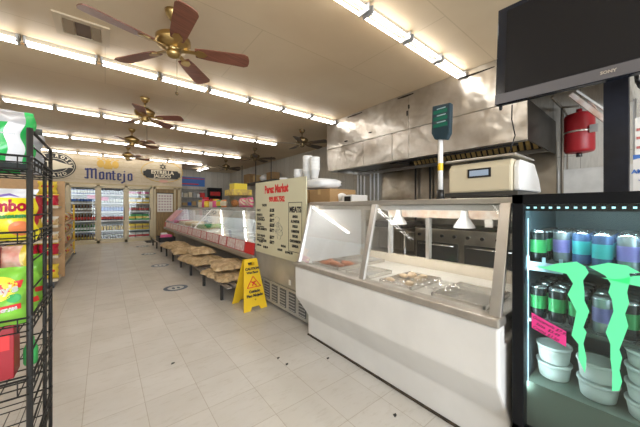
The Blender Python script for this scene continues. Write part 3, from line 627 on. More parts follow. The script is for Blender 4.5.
for (x, y, s) in ((2.08, 1.47, 'white heat lamp hanging in the left half of the near deli case'), (2.08, .90, 'white heat lamp hanging in the right half of the near deli case')):
    tt = thing('heat_lamp', s, 'lamp', (x, y, 1.27), 'heat lamps in the deli case')
    b = nb(); lathe(b, (x, y, 1.10), [(.072, 0), (.07, .012), (.05, .045), (.028, .08), (.024, .12), (.02, .14)], 22, caps=False); obj('lamp_shade', b, WHITEP, tt)
    b = nb(); lathe(b, (x, y, 1.098), [(.02, 0), (.055, .006), (.06, .014), (.03, .04)], 18); obj('bulb', b, mat('lit_bulb', (1, 1, 1), .5, emit=(1, .92, .78), es=9), tt)
    b = nb(); cyl(b, (x, y, 1.235), (x, y, 1.269), .012); obj('stem', b, STEELS, tt)
b = nb(); bx(b, 2.265, 2.285, .78, .83, 1.10, 1.2); one('hanging_tag', b, LBL, 'white card hanging beside the right heat lamp in the deli case', 'card', (2.275, .80, 1.1))
# trays in the deck
TR = mat('tray_steel', (.75, .72, .68), .25, .8)
def tray(y, x0, x1, wy, label, food=None, fm=None, fs=None, n=14):
    t = thing('food_tray', label, 'tray', ((x0 + x1) / 2, y, .70), 'trays in the deli case')
    b = nb(); bx(b, x0, x1, y - wy / 2, y + wy / 2, .702, .708)
    for q in ((x0, x0 + .012, y - wy / 2, y + wy / 2), (x1 - .012, x1, y - wy / 2, y + wy / 2), (x0, x1, y - wy / 2, y - wy / 2 + .012), (x0, x1, y + wy / 2 - .012, y + wy / 2)): bx(b, *q, .708, .732)
    obj('pan', b, TR, t, bev=.002)
    if food:
        for i in range(n):
            b = nb(); bmesh.ops.create_icosphere(b, subdivisions=2, radius=1)
            for v in b.verts: v.co += v.normal * rnd.uniform(-.12, .12)
            for f in b.faces: f.smooth = True
            sx, sy, sz = rnd.uniform(.03, .045), rnd.uniform(.022, .035), rnd.uniform(.014, .02)
            px, py = rnd.uniform(x0 + .06, x1 - .06), rnd.uniform(y - wy / 2 + .05, y + wy / 2 - .05)
            b.transform(Matrix.Translation((px, py, .722 + rnd.uniform(0, .012))) @ Matrix.Rotation(rnd.uniform(0, 3), 4, 'Z') @ Matrix.Diagonal((sx, sy, sz, 1)))
            one(food, b, fm, fs, 'food', (px, py, .722), fs)
MEAT = mat('orange_meat', (.55, .16, .06), .5, var=.4, scale=25)
tray(1.90, 1.56, 1.86, .36, 'steel tray with orange marinated meat at the far left of the deli case', 'meat_piece', MEAT, 'piece of orange marinated meat in the left tray of the deli case')
tray(1.90, 1.90, 2.20, .36, 'empty steel tray behind the meat tray at the far left of the case')
tray(1.50, 1.56, 1.86, .24, 'empty steel tray just left of the middle post of the deli case')
tray(1.14, 1.56, 1.95, .26, 'pale tray just right of the middle post of the deli case', 'pale_cutlet', mat('pale_meat', (.66, .5, .34), .5, var=.3, scale=20), 'pale cutlet in the tray right of the middle post', 8)
tray(.72, 1.56, 1.95, .30, 'steel tray at the right end of the deli case')
b = nb(); g = 18; V = [[b.verts.new((1.60 + .26 * i / g, .80 + .30 * j / g + .01 * math.sin(i), .736 + .006 * math.sin(i * 2.1 + j * 1.3) + rnd.uniform(0, .006))) for j in range(g + 1)] for i in range(g + 1)]
for i in range(g):
    for j in range(g): b.faces.new((V[i][j], V[i + 1][j], V[i + 1][j + 1], V[i][j + 1]))
o_ = one('plastic_wrap', b, glassmat('wrap_film', (.93, .93, .92), 2.0, .12), 'crumpled clear wrap lying over the pale tray right of the middle post', 'plastic wrap', (1.73, .95, .735))

# scale on the case top
t = thing('deli_scale', 'beige and white deli scale on top of the near case', 'scale', (2.0, .72, 1.303))
b = nb(); prism(b, [(1.80, 1.345), (1.80, 1.50), (1.83, 1.535), (2.12, 1.535), (2.16, 1.50), (2.20, 1.345)], 1, .52, .88); obj('body', b, mat('scale_beige', (.62, .55, .40), .45), t, bev=.012)
b = nb(); prism(b, [(1.82, 1.348), (1.82, 1.49), (1.85, 1.525), (2.10, 1.525), (2.20, 1.44), (2.26, 1.348)], 1, .485, .519); obj('side_cover', b, WHITEP, t, bev=.01)
b = nb(); bx(b, 1.80, 2.16, .50, .90, 1.548, 1.56); obj('weighing_plate', b, STEELS, t, bev=.004)
b = nb(); bx(b, 1.9, 1.96, .6, .8, 1.535, 1.548); obj('plate_support', b, DARKST, t)
b = nb(); bx(b, 1.793, 1.80, .625, .755, 1.435, 1.49); obj('display_frame', b, BLACK, t)
b = nb(); bx(b, 1.789, 1.793, .637, .743, 1.445, 1.48); obj('display', b, mat('lcd_blue', (.35, .45, .60), .3), t)
b = nb(); bx(b, 1.79, 2.22, .49, .90, 1.318, 1.345); obj('base', b, DARKST, t)
for x in (1.83, 2.18):
    for y in (.53, .86):
        b = nb(); cyl(b, (x, y, 1.3035), (x, y, 1.318), .018); obj('foot', b, BLACK, t)
b = nb(); bx(b, 1.97, 2.03, .86, .90, 1.56, 1.585); obj('level_knob', b, WHITEP, t)
t = thing('price_display', 'tall pole display with dark teal head standing left of the scale', 'display', (1.78, .905, 1.303))
b = nb(); cyl(b, (1.78, .925, 1.303), (1.78, .925, 1.37), .028, .022); obj('base', b, BLACK, t)
b = nb(); cyl(b, (1.78, .925, 1.37), (1.78, .925, 1.72), .0165); obj('pole', b, WHITEP, t)
b = nb(); cyl(b, (1.78, .925, 1.50), (1.78, .925, 1.55), .0172, cap=False); obj('yellow_label', b, YEL, t)
b = nb(); prism(b, [(.978, 1.76), (.955, 1.715), (.875, 1.70), (.853, 1.74), (.847, 1.935), (.97, 1.945)], 0, 1.755, 1.80); obj('display_head', b, mat('display_teal', (.008, .03, .045), .3), t, bev=.006)
b = nb()
for i in range(3): bx(b, 1.752, 1.7545, .865, .96, 1.79 + i * .045, 1.815 + i * .045)
obj('digit_window', b, mat('window_green', (.01, .12, .08), .2), t)
b = nb()
for i in range(3): bx(b, 1.7505, 1.7518, .875, .935, 1.819 + i * .045, 1.825 + i * .045)
obj('caption_line', b, mat('caption', (.35, .5, .52), .5), t)

# ================================================================== SECOND CASE, BOARD AND GOODS ON IT
t = thing('tall_case', 'stainless case with louvred base standing behind the menu board', 'display case', (2.0, 2.9, 0))
b = nb(); bx(b, 1.66, 2.36, 2.22, 3.53, .32, .66); obj('lower_panel', b, mat('dull_steel', (.50, .49, .45), .35, .35, var=.25, scale=3), t, bev=.006)
b = nb(); bx(b, 1.645, 2.36, 2.22, 3.53, .05, .315); obj('base_cabinet', b, mat('base_grey', (.45, .44, .40), .5, .3), t)
for i in range(6):
    y = 2.30 + i * .2
    b = nb(); bx(b, 1.636, 1.645, y, y + .13, .085, .29); g_ = obj('vent_grille', b, mat('grille_dark', (.10, .10, .10), .5), t)
    b = nb()
    for j in range(6): bx(b, 1.630, 1.636, y + .005, y + .125, .095 + j * .033, .103 + j * .033)
    obj('louvre', b, GREYP, g_)
b = nb(); bx(b, 1.75, 2.3, 2.25, 3.5, 0.001, .05); obj('plinth', b, BLACK, t)
b = nb(); prism(b, [(1.67, .66), (1.77, 1.26), (2.36, 1.26), (2.36, .66)], 1, 2.22, 3.53); obj('upper_body', b, mat('case_side', (.55, .56, .56), .4), t)
b = nb(); bx(b, 1.76, 2.36, 2.20, 3.54, 1.262, 1.30); obj('top', b, STEELS, t)
b = nb(); bx(b, 1.652, 1.66, 2.62, 2.66, .36, .42); obj('socket_plate', b, LBL, t)
# menu board
t = thing('menu_board', 'cream menu board with red Perez Market heading leaning on the tall case', 'sign', (1.63, 2.85, .64))
BX = 1.62
b = nb(); prism(b, [(2.265, .655), (3.46, .655), (3.46, 1.585), (2.265, 1.575)], 0, BX, BX + .012); obj('board', b, mat('board_cream', (.66, .63, .45), .55), t)
BXt = BX - .0015
def bt(name, s, size, y, z, m, **k): return text(name, s, size, (BXt, y, z), AR, AU, m, t, depth=.0015, **k)
bt('shop_name', 'Perez Market', .135, 2.90, 1.475, REDI, bold=.006, sx=.78)
bt('phone_number', '909.885.7502', .085, 2.88, 1.35, REDI, bold=.004, sx=.82)
bt('heading', 'MEATS', .085, 2.47, 1.225, BLKI, bold=.004, sx=.9)
b = nb()
for q in ((2.34, 2.346, .76, 1.31), (2.60, 2.606, .76, 1.31), (2.34, 2.606, 1.304, 1.31), (2.34, 2.606, .76, .766)): bx(b, BXt - .0008, BXt + .0008, *q)
obj('box_line', b, BLKI, t)
ms_ = [textmesh(s, .038, (BXt, 2.472, 1.15 - .054 * i), AR, AU, bold=.003, sx=.85) for i, s in enumerate(['ASADA', 'AL PASTOR', 'POLLO', 'CARNITAS', 'BUCHE', 'CHICHARRON', 'LENGUA'])]
joinmesh('lettering', ms_, BLKI, t)
ms_ = []
for i, (s, p) in enumerate([('TACO', '$1.25'), ('BURRITO', '$4.99'), ('QUESADILLA', '$3.99'), ('TORTA', '$5.50'), ('SUPER BURRITO', '$5.99'), ('TACO SALAD', '$5.99'), ('HALF CHICKEN', '$4.99')]):
    z = 1.215 - i * .062 if i < 5 else 1.19 - i * .062
    ms_.append(textmesh(s, .040, (BXt, 3.42, z), AR, AU, ax='LEFT', bold=.002)); ms_.append(textmesh(p, .05, (BXt, 3.05, z), AR, AU, ax='LEFT', bold=.004))
    if i % 2: ms_.append(textmesh('cheese, rice and beans', .024, (BXt, 3.42, z - .03), AR, AU, ax='LEFT', bold=.001))
for i, (s, y) in enumerate([('PLATES', 3.3), ('with rice', 3.35), ('SODAS', 2.72), ('AGUAS', 2.8)]):
    ms_.append(textmesh(s, .034, (BXt, y, .80 - (i % 2) * .05), AR, AU, bold=.002)); ms_.append(textmesh('$1.99', .034, (BXt, y - .16, .74), AR, AU, bold=.002))
ms_.append(textmesh('TACOS', .04, (BXt, 3.2, 1.28), AR, AU, bold=.002))
joinmesh('lettering', ms_, BLKI, t)
b = nb()
for k in range(5):
    c = (2.86 + rnd.uniform(-.08, .08), 1.03 + rnd.uniform(-.14, .12)); pr = [(BXt, c[0] + .07 * math.cos(a) * (1 + .4 * math.sin(3 * a + k)), c[1] + .06 * math.sin(a)) for a in [i * .5 for i in range(13)]]
    tube(b, pr, .0016, n=4)
obj('line_drawing', b, mat('sketch_grey', (.35, .35, .3), .6), t)
# goods on the tall case
for (y0, y1, x0, x1, z1, s) in ((2.24, 2.62, 1.92, 2.32, 1.46, 'brown cardboard box on the tall case, at its right end'), (2.66, 3.12, 1.86, 2.32, 1.47, 'brown cardboard box behind the menu board, middle of the row'), (3.16, 3.5, 1.86, 2.32, 1.45, 'brown cardboard box behind the menu board, farthest')):
    t = thing('cardboard_box', s, 'box', ((x0 + x1) / 2, (y0 + y1) / 2, 1.301), 'boxes on the tall case')
    b = nb(); bx(b, x0, x1, y0, y1, 1.301, z1); obj('box', b, CARD, t, bev=.004)
    b = nb(); bx(b, x0 - .001, x1 + .001, (y0 + y1) / 2 - .025, (y0 + y1) / 2 + .025, z1 - .06, z1 + .001); obj('packing_tape', b, TAN, t)
b = nb(); g = 16
def puff(b, c, sx, sy, sz, seed=0, nz=.06):
    r_ = random.Random(seed); bmesh.ops.create_icosphere(b, subdivisions=3, radius=1)
    for v in b.verts:
        p = v.co; m = max(abs(p.x), abs(p.y), abs(p.z)) ** .55; p = p / m if m else p
        p = p * (1 + r_.uniform(-nz, nz)); v.co = Vector((c[0] + p.x * sx, c[1] + p.y * sy, c[2] + p.z * sz))
    for f in b.faces: f.smooth = True
puff(b, (2.06, 2.56, 1.535), .18, .22, .062, 3, .05); one('plastic_bag_pack', b, mat('white_film', (.82, .84, .86), .25), 'puffy white plastic pack lying on the brown boxes', 'package', (2.06, 2.56, 1.475))
def cups(n, label, x, y, z, dz=.018):
    t = thing('foam_cup_stack', label, 'cup stack', (x, y, z), 'foam cup stacks')
    for i in range(n):
        b = nb(); lathe(b, (x, y, z + i * dz), [(.040, 0), (.058, .10), (.062, .102), (.062, .112)], 16); obj('foam_cup', b, FOAM, t)
cups(11, 'tallest stack of white foam cups above the menu board', 1.98, 2.74, 1.60)
cups(9, 'second tall stack of white foam cups, right of the tallest', 1.98, 2.59, 1.60)
cups(5, 'shorter foam cup stack left of the two tall ones', 1.97, 2.93, 1.562)
cups(1, 'single foam cup near the left end of the menu board top', 2.0, 3.35, 1.56)
b = nb(); bx(b, 1.86, 2.2, 2.87, 3.42, 1.48, 1.56); one('white_carton', b, WHITEP, 'low white carton under the short foam cups', 'carton', (2.0, 3.1, 1.48))
# appliances between the two cases
t = thing('counter_appliance', 'small white appliance with dark window beyond the near case top', 'appliance', (2.12, 2.0, 1.303))
b = nb(); bx(b, 2.0, 2.24, 1.98, 2.14, 1.304, 1.385); obj('body', b, WHITEP, t, bev=.008)
b = nb(); bx(b, 1.992, 2.0, 2.0, 2.09, 1.315, 1.368); obj('window', b, BLACK, t)
b = nb(); lathe(b, (2.1, 2.28, 1.301), [(.06, 0), (.075, .09), (.07, .1), (.03, .12)], 16); one('foam_container', b, FOAM, 'white round container at the right end of the tall case top', 'container', (2.1, 2.28, 1.301))

# ================================================================== LONG MEAT CASE
F0, F1 = 3.56, 10.9
t = thing('meat_case', 'long low refrigerated meat case with slanted glass running towards the coolers', 'display case', (2.1, 7.2, 0))
b = nb(); prism(b, [(1.98, .04), (1.98, .32), (1.72, .48), (1.66, .56), (1.66, .62), (1.72, .66), (2.7, .66), (2.7, .04)], 1, F0, F1); obj('body', b, mat('case_grey', (.40, .38, .35), .4, .4, var=.2, scale=3), t)
b = nb(); bx(b, 2.05, 2.65, F0 + .02, F1 - .02, .001, .04); obj('plinth', b, BLACK, t)
b = nb(); bx(b, 1.615, 1.665, F0 - .01, F1 + .01, .50, .575); obj('bumper', b, mat('bumper_steel', (.42, .38, .33), .35, .6), t, bev=.012)
b = nb(); slab(b, [(1.635, F1, .578), (1.635, F0, .578), (1.655, F0, .745), (1.655, F1, .745)], -.01); obj('price_rail', b, mat('rail_red', (.55, .10, .10), .5), t)
b = nb(); bx(b, 1.668, 1.75, F0, F1, .66, .745); bx(b, 2.66, 2.7, F0, F1, .66, .98); obj('inner_liner', b, mat('liner_white', (.72, .76, .78), .4), t)
b = nb(); bx(b, 2.66, 2.7, F0, F1, .981, 1.222); obj('rear_panel', b, mat('rear_grey', (.30, .28, .25), .4, .3, var=.3, scale=2), t)
b = nb(); bx(b, 1.75, 2.66, F0 + .02, F1 - .02, .66, .70); obj('deck', b, mat('deck_pale', (.72, .77, .80), .3), t)
b = nb(); bx(b, 2.10, 2.72, F0 - .01, F1 + .01, 1.222, 1.255); obj('top', b, STEELS, t, bev=.004)
gs = [F0 + .03, 5.35, 6.98, 9.0, F1 - .03]
for a, c in zip(gs[:-1], gs[1:]):
    b = nb(); slab(b, [(1.665, c - .012, .745), (1.665, a + .012, .745), (2.105, a + .012, 1.225), (2.105, c - .012, 1.225)], -.007); obj('front_glass', b, GLASS, t)
for a in (F0, 6.95, F1 - .04):
    b = nb(); slab(b, [(1.655, a + .04, .745), (1.655, a, .745), (2.095, a, 1.23), (2.095, a + .04, 1.23)], -.015); obj('glass_frame', b, STEELS, t)
for a in (F0 + .005, F1 - .02):
    b = nb(); prism(b, [(1.67, .745), (2.11, 1.225), (2.66, 1.225), (2.66, .70), (1.67, .70)], 1, a, a + .015); obj('end_panel', b, mat('end_white', (1, 1, 1)), t)
b = nb(); prism(b, [(1.75, .701), (1.75, .76), (2.0, 1.0), (2.66, 1.0), (2.66, .701)], 1, 6.94, 6.955); obj('divider', b, GLASS, t)
b = nb(); cyl(b, (2.24, F0 + .2, 1.205), (2.24, F1 - .2, 1.205), .012); obj('case_light', b, mat('case_tube2', (1, 1, 1), .5, emit=(.92, .97, 1), es=16), t)
b = nb(); bx(b, 2.185, 2.20, F0 + .1, F1 - .1, 1.17, 1.222); obj('light_shield', b, WHITEP, t)
y = F0 + .35
for k in range(17):
    m_ = mat('price_card_white', (.80, .74, .72), .5, var=.35, scale=22, col2=(.66, .42, .42))
    b = nb(); slab(b, [(1.6335, y + .34, .592), (1.6335, y, .592), (1.6525, y, .738), (1.6525, y + .34, .738)], .003); obj('price_card', b, m_, t)
    y += .41 if k % 3 else .37
    if y > F1 - .4: break
b = nb(); slab(b, [(1.6325, F0 + .30, .582), (1.6325, F0, .582), (1.6525, F0, .742), (1.6525, F0 + .30, .742)], .004); obj('red_card', b, REDI, t)
# goods laid in the meat case
def heap(c, sx, sy, sz, m, label, cat, name, seed):
    b = nb(); puff(b, c, sx, sy, sz, seed, .12); return one(name, b, m, label, cat, (c[0], c[1], c[2] - sz))
for i, (y, sy, m_, nm, lb) in enumerate(((7.35, .3, GRP, 'lettuce_head', 'green leafy produce pile just beyond the glass divider of the meat case'), (8.0, .3, CRM, 'cheese_round', 'cream coloured cheese mound in the far half of the meat case'), (8.7, .3, TAN, 'wrapped_meat', 'tan wrapped meat in the far half of the meat case'), (9.5, .35, CRM, 'cheese_round', 'pale cheese mound near the far end of the meat case'), (10.3, .3, PNK, 'wrapped_meat', 'pink wrapped meat at the far end of the meat case'))):
    heap((2.15, y, .765), .3, sy, .06, m_, lb, 'food', nm, i)
for i, y in enumerate((4.1, 4.75, 5.4, 6.1)):
    b = nb(); bx(b, 1.80, 2.45, y - .28, y + .28, .702, .715); bx(b, 1.80, 2.45, y - .28, y - .27, .715, .74); bx(b, 1.80, 2.45, y + .27, y + .28, .715, .74)
    one('meat_tray', b, mat('tray_white', (.80, .84, .86), .3), f'empty white meat tray, {ordinal(i)} from the near end of the meat case', 'tray', (2.12, y, .702), 'empty trays in the meat case')
b = nb(); slab(b, [(1.68, 10.7, .79), (1.68, 9.6, .79), (2.0, 9.6, 1.14), (2.0, 10.7, 1.14)], .004); b.transform(Matrix.Translation((-.02, 0, .02)))
one('pink_poster', b, mat('poster_pink', (.78, .60, .58), .5, var=.5, scale=6, col2=(.7, .25, .4)), 'pink and white paper poster taped on the far glass of the meat case', 'poster', (1.8, 10.1, .8))
# goods standing on the meat case
def jar(x, y, r, h_, body, lid, label, grp='jars on the meat case'):
    t = thing('snack_jar', label, 'jar', (x, y, 1.256), grp)
    b = nb(); lathe(b, (x, y, 1.256), [(r * .9, 0), (r, .01), (r, h_ * .75), (r * .8, h_ * .8)], 14); obj('jar_body', b, body, t)
    b = nb(); lathe(b, (x, y, 1.256), [(r * .85, h_ * .8), (r * .85, h_)], 14); obj('lid', b, lid, t)
jar(2.35, 8.9, .10, .22, CRM, YLP, 'cream jar with yellow lid, farthest on the meat case')
jar(2.35, 8.45, .11, .30, PNK, RDP, 'pink jar with red lid on the meat case')
jar(2.3, 8.1, .09, .22, YLP, RDP, 'yellow jar with red lid on the meat case')
jar(2.35, 7.75, .10, .2, CRM, RDP, 'cream jar with red lid on the meat case')
jar(2.32, 7.4, .09, .22, PNK, YLP, 'pink jar with yellow lid on the meat case')
def bagmesh(bm, c, w_, h_, d, facing='-Y', zones=None, seed=0, nx=18, nz=20, crimp=.06, wr=.12):
    """a pillow snack bag standing on c (bottom centre): two puffed sheets with flat crimped ends"""
    r_ = random.Random(seed); ph = [r_.uniform(0, 6) for _ in range(6)]
    def th(u, v):
        e = max(0, 1 - abs(u) ** 3) ** .6 * max(0, 1 - (abs(v) / (1 - crimp)) ** 2.5) ** .6 if abs(v) < 1 - crimp else 0
        return d / 2 * e * (1 + wr * math.sin(5 * u + ph[0] + 2 * v) * math.sin(4 * v + ph[1]) + wr * .5 * math.sin(13 * u + ph[2]) * math.sin(9 * v + ph[3]))
    def P(u, v, s):
        x = u * w_ / 2 * (1 - .05 * (1 - abs(v)) * 1) + .006 * math.sin(7 * v + ph[4]); y = -s * th(u, v) ; z = (v + 1) / 2 * h_
        if abs(v) >= 1 - crimp: y = -s * .001 + .004 * math.sin(12 * u + ph[5])
        if facing == '-Y': return Vector((c[0] + x, c[1] + y, c[2] + z))
        return Vector((c[0] - y * -1 if facing == '-X' else c[0] - y, c[1] - x if facing == '-X' else c[1] + x, c[2] + z))
    for s in (1, -1):
        V = [[bm.verts.new(P(-1 + 2 * i / nx, -1 + 2 * j / nz, s)) for i in range(nx + 1)] for j in range(nz + 1)]
        for j in range(nz):
            for i in range(nx):
                q = (V[j][i], V[j][i + 1], V[j + 1][i + 1], V[j + 1][i])
                f = bm.faces.new(q if s == 1 else q[::-1]); f.smooth = True
                if zones: f.material_index = zones(-1 + 2 * (i + .5) / nx, -1 + 2 * (j + .5) / nz)
    return th
def on_bag(me, c, th, w_, h_, gap=.0015):
    for v in me.vertices:
        u = max(-.99, min(.99, (v.co.x - c[0]) / (w_ / 2))); q = max(-.99, min(.99, (v.co.z - c[2]) / h_ * 2 - 1))
        v.co.y = c[1] - th(u, q) - gap - (c[1] - v.co.y) * 0
    return me
for i, (y, m_) in enumerate(((5.55, PNK), (5.2, PNK))):
    b = nb(); bagmesh(b, (2.3, y, 1.256), .32, .20, .12, '-X', lambda u, v: 1 if abs(v) > .7 or (u + v) % .7 < .3 else 0, i)
    one('candy_bag', b, [CRM, m_], ['pink and cream candy bag right of the big candy bin', 'pink candy bag nearest the menu board on the meat case'][i], 'bag', (2.3, y, 1.256), 'candy bags on the meat case')
for i, (y, ms_) in enumerate(((7.05, [YLP, GRP]), (6.72, [CRM, ORP]))):
    b = nb(); bagmesh(b, (2.3, y, 1.256), .34, .19, .14, '-X', lambda u, v: 1 if abs(v) > .6 else 0, 5 + i)
    one('snack_bag', b, ms_, ['yellow and green snack bag left of the big candy bin', 'cream and orange snack bag touching the candy bin'][i], 'bag', (2.3, y, 1.256), 'snack bags on the meat case')
t = thing('candy_bin', 'big clear bulk bin of orange snacks with flowery yellow top on the meat case', 'bin', (2.42, 6.1, 1.256))
b = nb(); lathe(b, (2.42, 6.1, 1.257), [(.19, 0), (.21, .02), (.21, .26), (.23, .27)], 24, caps=False); lathe(b, (2.42, 6.1, 1.257), [(.19, 0), (.19, .004)], 24); obj('clear_tub', b, GLASS, t)
b = nb(); bx(b, 2.19, 2.65, 5.86, 6.34, 1.53, 1.66); obj('printed_band', b, mat('flower_print', (.80, .62, .10), .5, var=.6, scale=14, col2=(.45, .3, .12)), t)
for i in range(14):
    a = i * 2.4; rr = .05 + .09 * ((i * 7) % 5) / 5
    b = nb(); puff(b, (2.42 + rr * math.cos(a), 6.1 + rr * math.sin(a), 1.31 + .02 * (i // 3)), .05, .05, .04, i, .1); obj('snack_piece', b, mat('orange_snack', (.66, .28, .10), .6), t)
b = nb(); bx(b, 2.27, 2.57, 5.94, 6.24, 1.661, 1.80); one('yellow_box', b, mat('yellow_card', (.85, .68, .06), .5), 'plain bright yellow box on top of the candy bin', 'box', (2.42, 6.1, 1.661))

# ================================================================== LOW BENCH WITH SACKS
t = thing('low_bench', 'long low slatted bench on black legs in front of the meat case', 'bench', (1.5, 7, 0))
b = nb()
for x in (1.225, 1.33, 1.44, 1.55, 1.66): bx(b, x, x + .06, 3.45, 10.55, .20, .218)
obj('slatted_top', b, mat('bench_grey', (.28, .25, .22), .5, .3), t)
for i in range(9):
    y = 3.69 + i * .84
    b = nb(); bx(b, 1.23, 1.70, y - .02, y + .02, .175, .20); obj('crossbar', b, BLACKM, t)
    for x in (1.235, 1.66):
        b = nb(); bx(b, x - .018, x + .018, y - .018, y + .018, 0, .20); obj('leg', b, BLACKM, t)
SACK = mat('kraft_sack', (.64, .48, .29), .7, var=.3, scale=9, bump=1, bscale=16, col2=(.44, .31, .16), bdist=.05)
def sack(x, y, z, sx, sy, sz, rz, label, seed):
    b = nb(); r_ = random.Random(seed); g = 22
    for s in (1, -1):
        V = []
        for i in range(g + 1):
            row = []
            for j in range(g + 1):
                u, v = -1 + 2 * i / g, -1 + 2 * j / g
                e = max(0, (1 - abs(u) ** 4)) ** .5 * max(0, (1 - abs(v) ** 6)) ** .5
                h_ = sz * e * (1 + .16 * math.sin(6 * u + seed) * math.sin(5 * v + seed * 2) + .10 * math.sin(17 * u + v * 5) + .08 * math.sin(23 * v + seed + u * 9)) if s == 1 else -sz * .35 * e
                row.append(b.verts.new((u * sx * (1 + .04 * math.sin(9 * v + seed)), v * sy * (1 + .05 * math.sin(8 * u + seed)), h_)))
            V.append(row)
        for i in range(g):
            for j in range(g):
                q = (V[i][j], V[i + 1][j], V[i + 1][j + 1], V[i][j + 1]); f = b.faces.new(q if s == 1 else q[::-1]); f.smooth = True
    b.transform(Matrix.Translation((x, y, z + sz * .35)) @ Matrix.Rotation(rz, 4, 'Z'))
    one('paper_sack', b, SACK, label, 'sack', (x, y, z), 'paper sacks on the low bench')
sack(1.44, 4.05, .219, .27, .40, .07, .1, 'lower of the two crumpled paper sacks nearest the wet floor sign', 1)
sack(1.48, 4.15, .345, .24, .36, .06, -.15, 'upper of the two crumpled paper sacks nearest the wet floor sign', 2)
sack(1.42, 5.4, .219, .28, .46, .10, .15, 'crumpled paper sack, second pile along the low bench', 3)
sack(1.46, 5.55, .38, .22, .36, .06, -.1, 'paper sack lying on top of the second pile along the low bench', 6)
sack(1.44, 6.75, .219, .27, .38, .10, -.1, 'crumpled paper sack, third pile along the low bench', 4)
sack(1.42, 7.75, .219, .27, .42, .10, .1, 'crumpled paper sack, farthest along the low bench', 5)
b = nb(); bx(b, 1.25, 1.68, 9.2, 9.9, .219, .24); bx(b, 1.25, 1.27, 9.2, 9.9, .24, .36); bx(b, 1.66, 1.68, 9.2, 9.9, .24, .36); bx(b, 1.25, 1.68, 9.2, 9.22, .24, .36); bx(b, 1.25, 1.68, 9.88, 9.9, .24, .36)
one('black_crate', b, BLACKM, 'black crate at the far end of the low bench', 'crate', (1.46, 9.55, .219))
heap((1.46, 9.4, .36), .16, .15, .07, PNK, 'pink bundle in the black crate', 'bundle', 'pink_bundle', 9)
heap((1.46, 9.74, .37), .10, .10, .09, WHITEP, 'small white bundle in the black crate', 'bundle', 'white_bundle', 8)

# ================================================================== WET FLOOR SIGN
t = thing('wet_floor_sign', 'yellow folding wet floor sign standing beside the tall case', 'floor sign', (1.4, 3.25, 0))
def aframe(name, BL, BR, TL, TR, th_):
    BL, BR, TL, TR = map(Vector, (BL, BR, TL, TR)); r_ = (BR - BL); up = (TL + TR - BL - BR) / 2
    P = lambda s, u: (BL.lerp(BR, s)).lerp(TL.lerp(TR, s), u)
    n_ = r_.cross(up).normalized() * th_
    b = nb(); out = [P(0, 0), P(.28, 0), P(.34, .07), P(.66, .07), P(.72, 0), P(1, 0), P(1, 1), P(0, 1)]
    def poly(pts):
        A = [b.verts.new(p) for p in pts]; B = [b.verts.new(p + n_) for p in pts]; fs = [b.faces.new(A[::-1]), b.faces.new(B)]
        for i in range(len(pts)): fs.append(b.faces.new((A[i], A[(i + 1) % len(pts)], B[(i + 1) % len(pts)], B[i])))
        bmesh.ops.recalc_face_normals(b, faces=fs)
    # body with a hand slot near the top
    poly([P(0, 0), P(.28, 0), P(.34, .07), P(.66, .07), P(.72, 0), P(1, 0), P(1, .86), P(0, .86)])
    poly([P(0, .86), P(.28, .86), P(.28, .93), P(0, .93)]); poly([P(.72, .86), P(1, .86), P(1, .93), P(.72, .93)]); poly([P(0, .93), P(1, .93), P(1, 1), P(0, 1)])
    return obj(name, b, YEL, t), P, r_.normalized(), up.normalized(), n_
o1, P, rr_, uu_, n_ = aframe('front_panel', (1.285, 3.06, 0), (1.60, 3.08, 0), (1.345, 3.20, .605), (1.52, 3.21, .605), -.012)
aframe('rear_panel', (1.29, 3.46, 0), (1.60, 3.47, 0), (1.345, 3.245, .60), (1.52, 3.25, .60), .012)
b = nb(); cyl(b, (1.35, 3.228, .59), (1.515, 3.232, .59), .012); obj('hinge', b, YEL, t)
nn_ = rr_.cross(uu_)
def ws(s, size, u, **k):
    c = P(.5, u) + nn_ * .0155; return textmesh(s, size, c, rr_, uu_, bold=.002, depth=.002, **k)
joinmesh('lettering', [ws('CAUTION', .042, .80), ws('Wet Floor', .036, .725), ws('Cuidado', .044, .36), ws('Piso Mojado', .044, .28), ws('®', .02, .2)], BLKI, t)
tri = [(0, .62), (-.36, .44), (.36, .44)]
b = nb()
pt = lambda s, u, k=.0145: P(.5 + s, u) + nn_ * k
for (a, c) in ((0, 1), (1, 2), (2, 0)):
    p, q = pt(tri[a][0], tri[a][1] + (.03 if a == 0 else 0)), pt(tri[c][0], tri[c][1] + (.03 if c == 0 else 0)); cyl(b, p, q, .0045, n=6)
for (a, c) in (((-.12, .55), (.05, .50)), ((.05, .50), (.14, .46)), ((.02, .54), (-.08, .47)), ((-.05, .52), (.12, .55))): cyl(b, pt(*a), pt(*c), .007, n=6)
obj('warning_symbol', b, REDI, t)

# floor stickers
for i, (x, y) in enumerate(((.86, 4.69), (.93, 6.72), (.92, 8.58), (.94, 10.4))):
    t = thing('floor_sticker', f'round navy floor sticker in the aisle, {ordinal(i)} from the camera', 'floor sticker', (x, y, 0), 'round floor stickers along the aisle')
    b = nb(); n = 36
    o_, i_ = ellipse(x, y, .17, .17, n), ellipse(x, y, .115, .115, n)
    for k in range(n):
        j = (k + 1) % n; f = [(o_[k][0], o_[k][1], .0015), (o_[j][0], o_[j][1], .0015), (i_[j][0], i_[j][1], .0015), (i_[k][0], i_[k][1], .0015)]; slab(b, f, .001)
    obj('outer_ring', b, mat('sticker_navy', (.05, .09, .15), .5), t)
    b = nb(); prism(b, ellipse(x, y, .112, .112, 30), 2, .0008, .0022); obj('inner_disc', b, mat('sticker_pale', (.50, .52, .52), .5), t)
    b = nb()
    for s in (-1, 1): prism(b, ellipse(x + s * .035, y - .01, .022, .05, 12), 2, .0022, .003)
    obj('footprint', b, mat('sticker_navy', (1, 1, 1)), t)
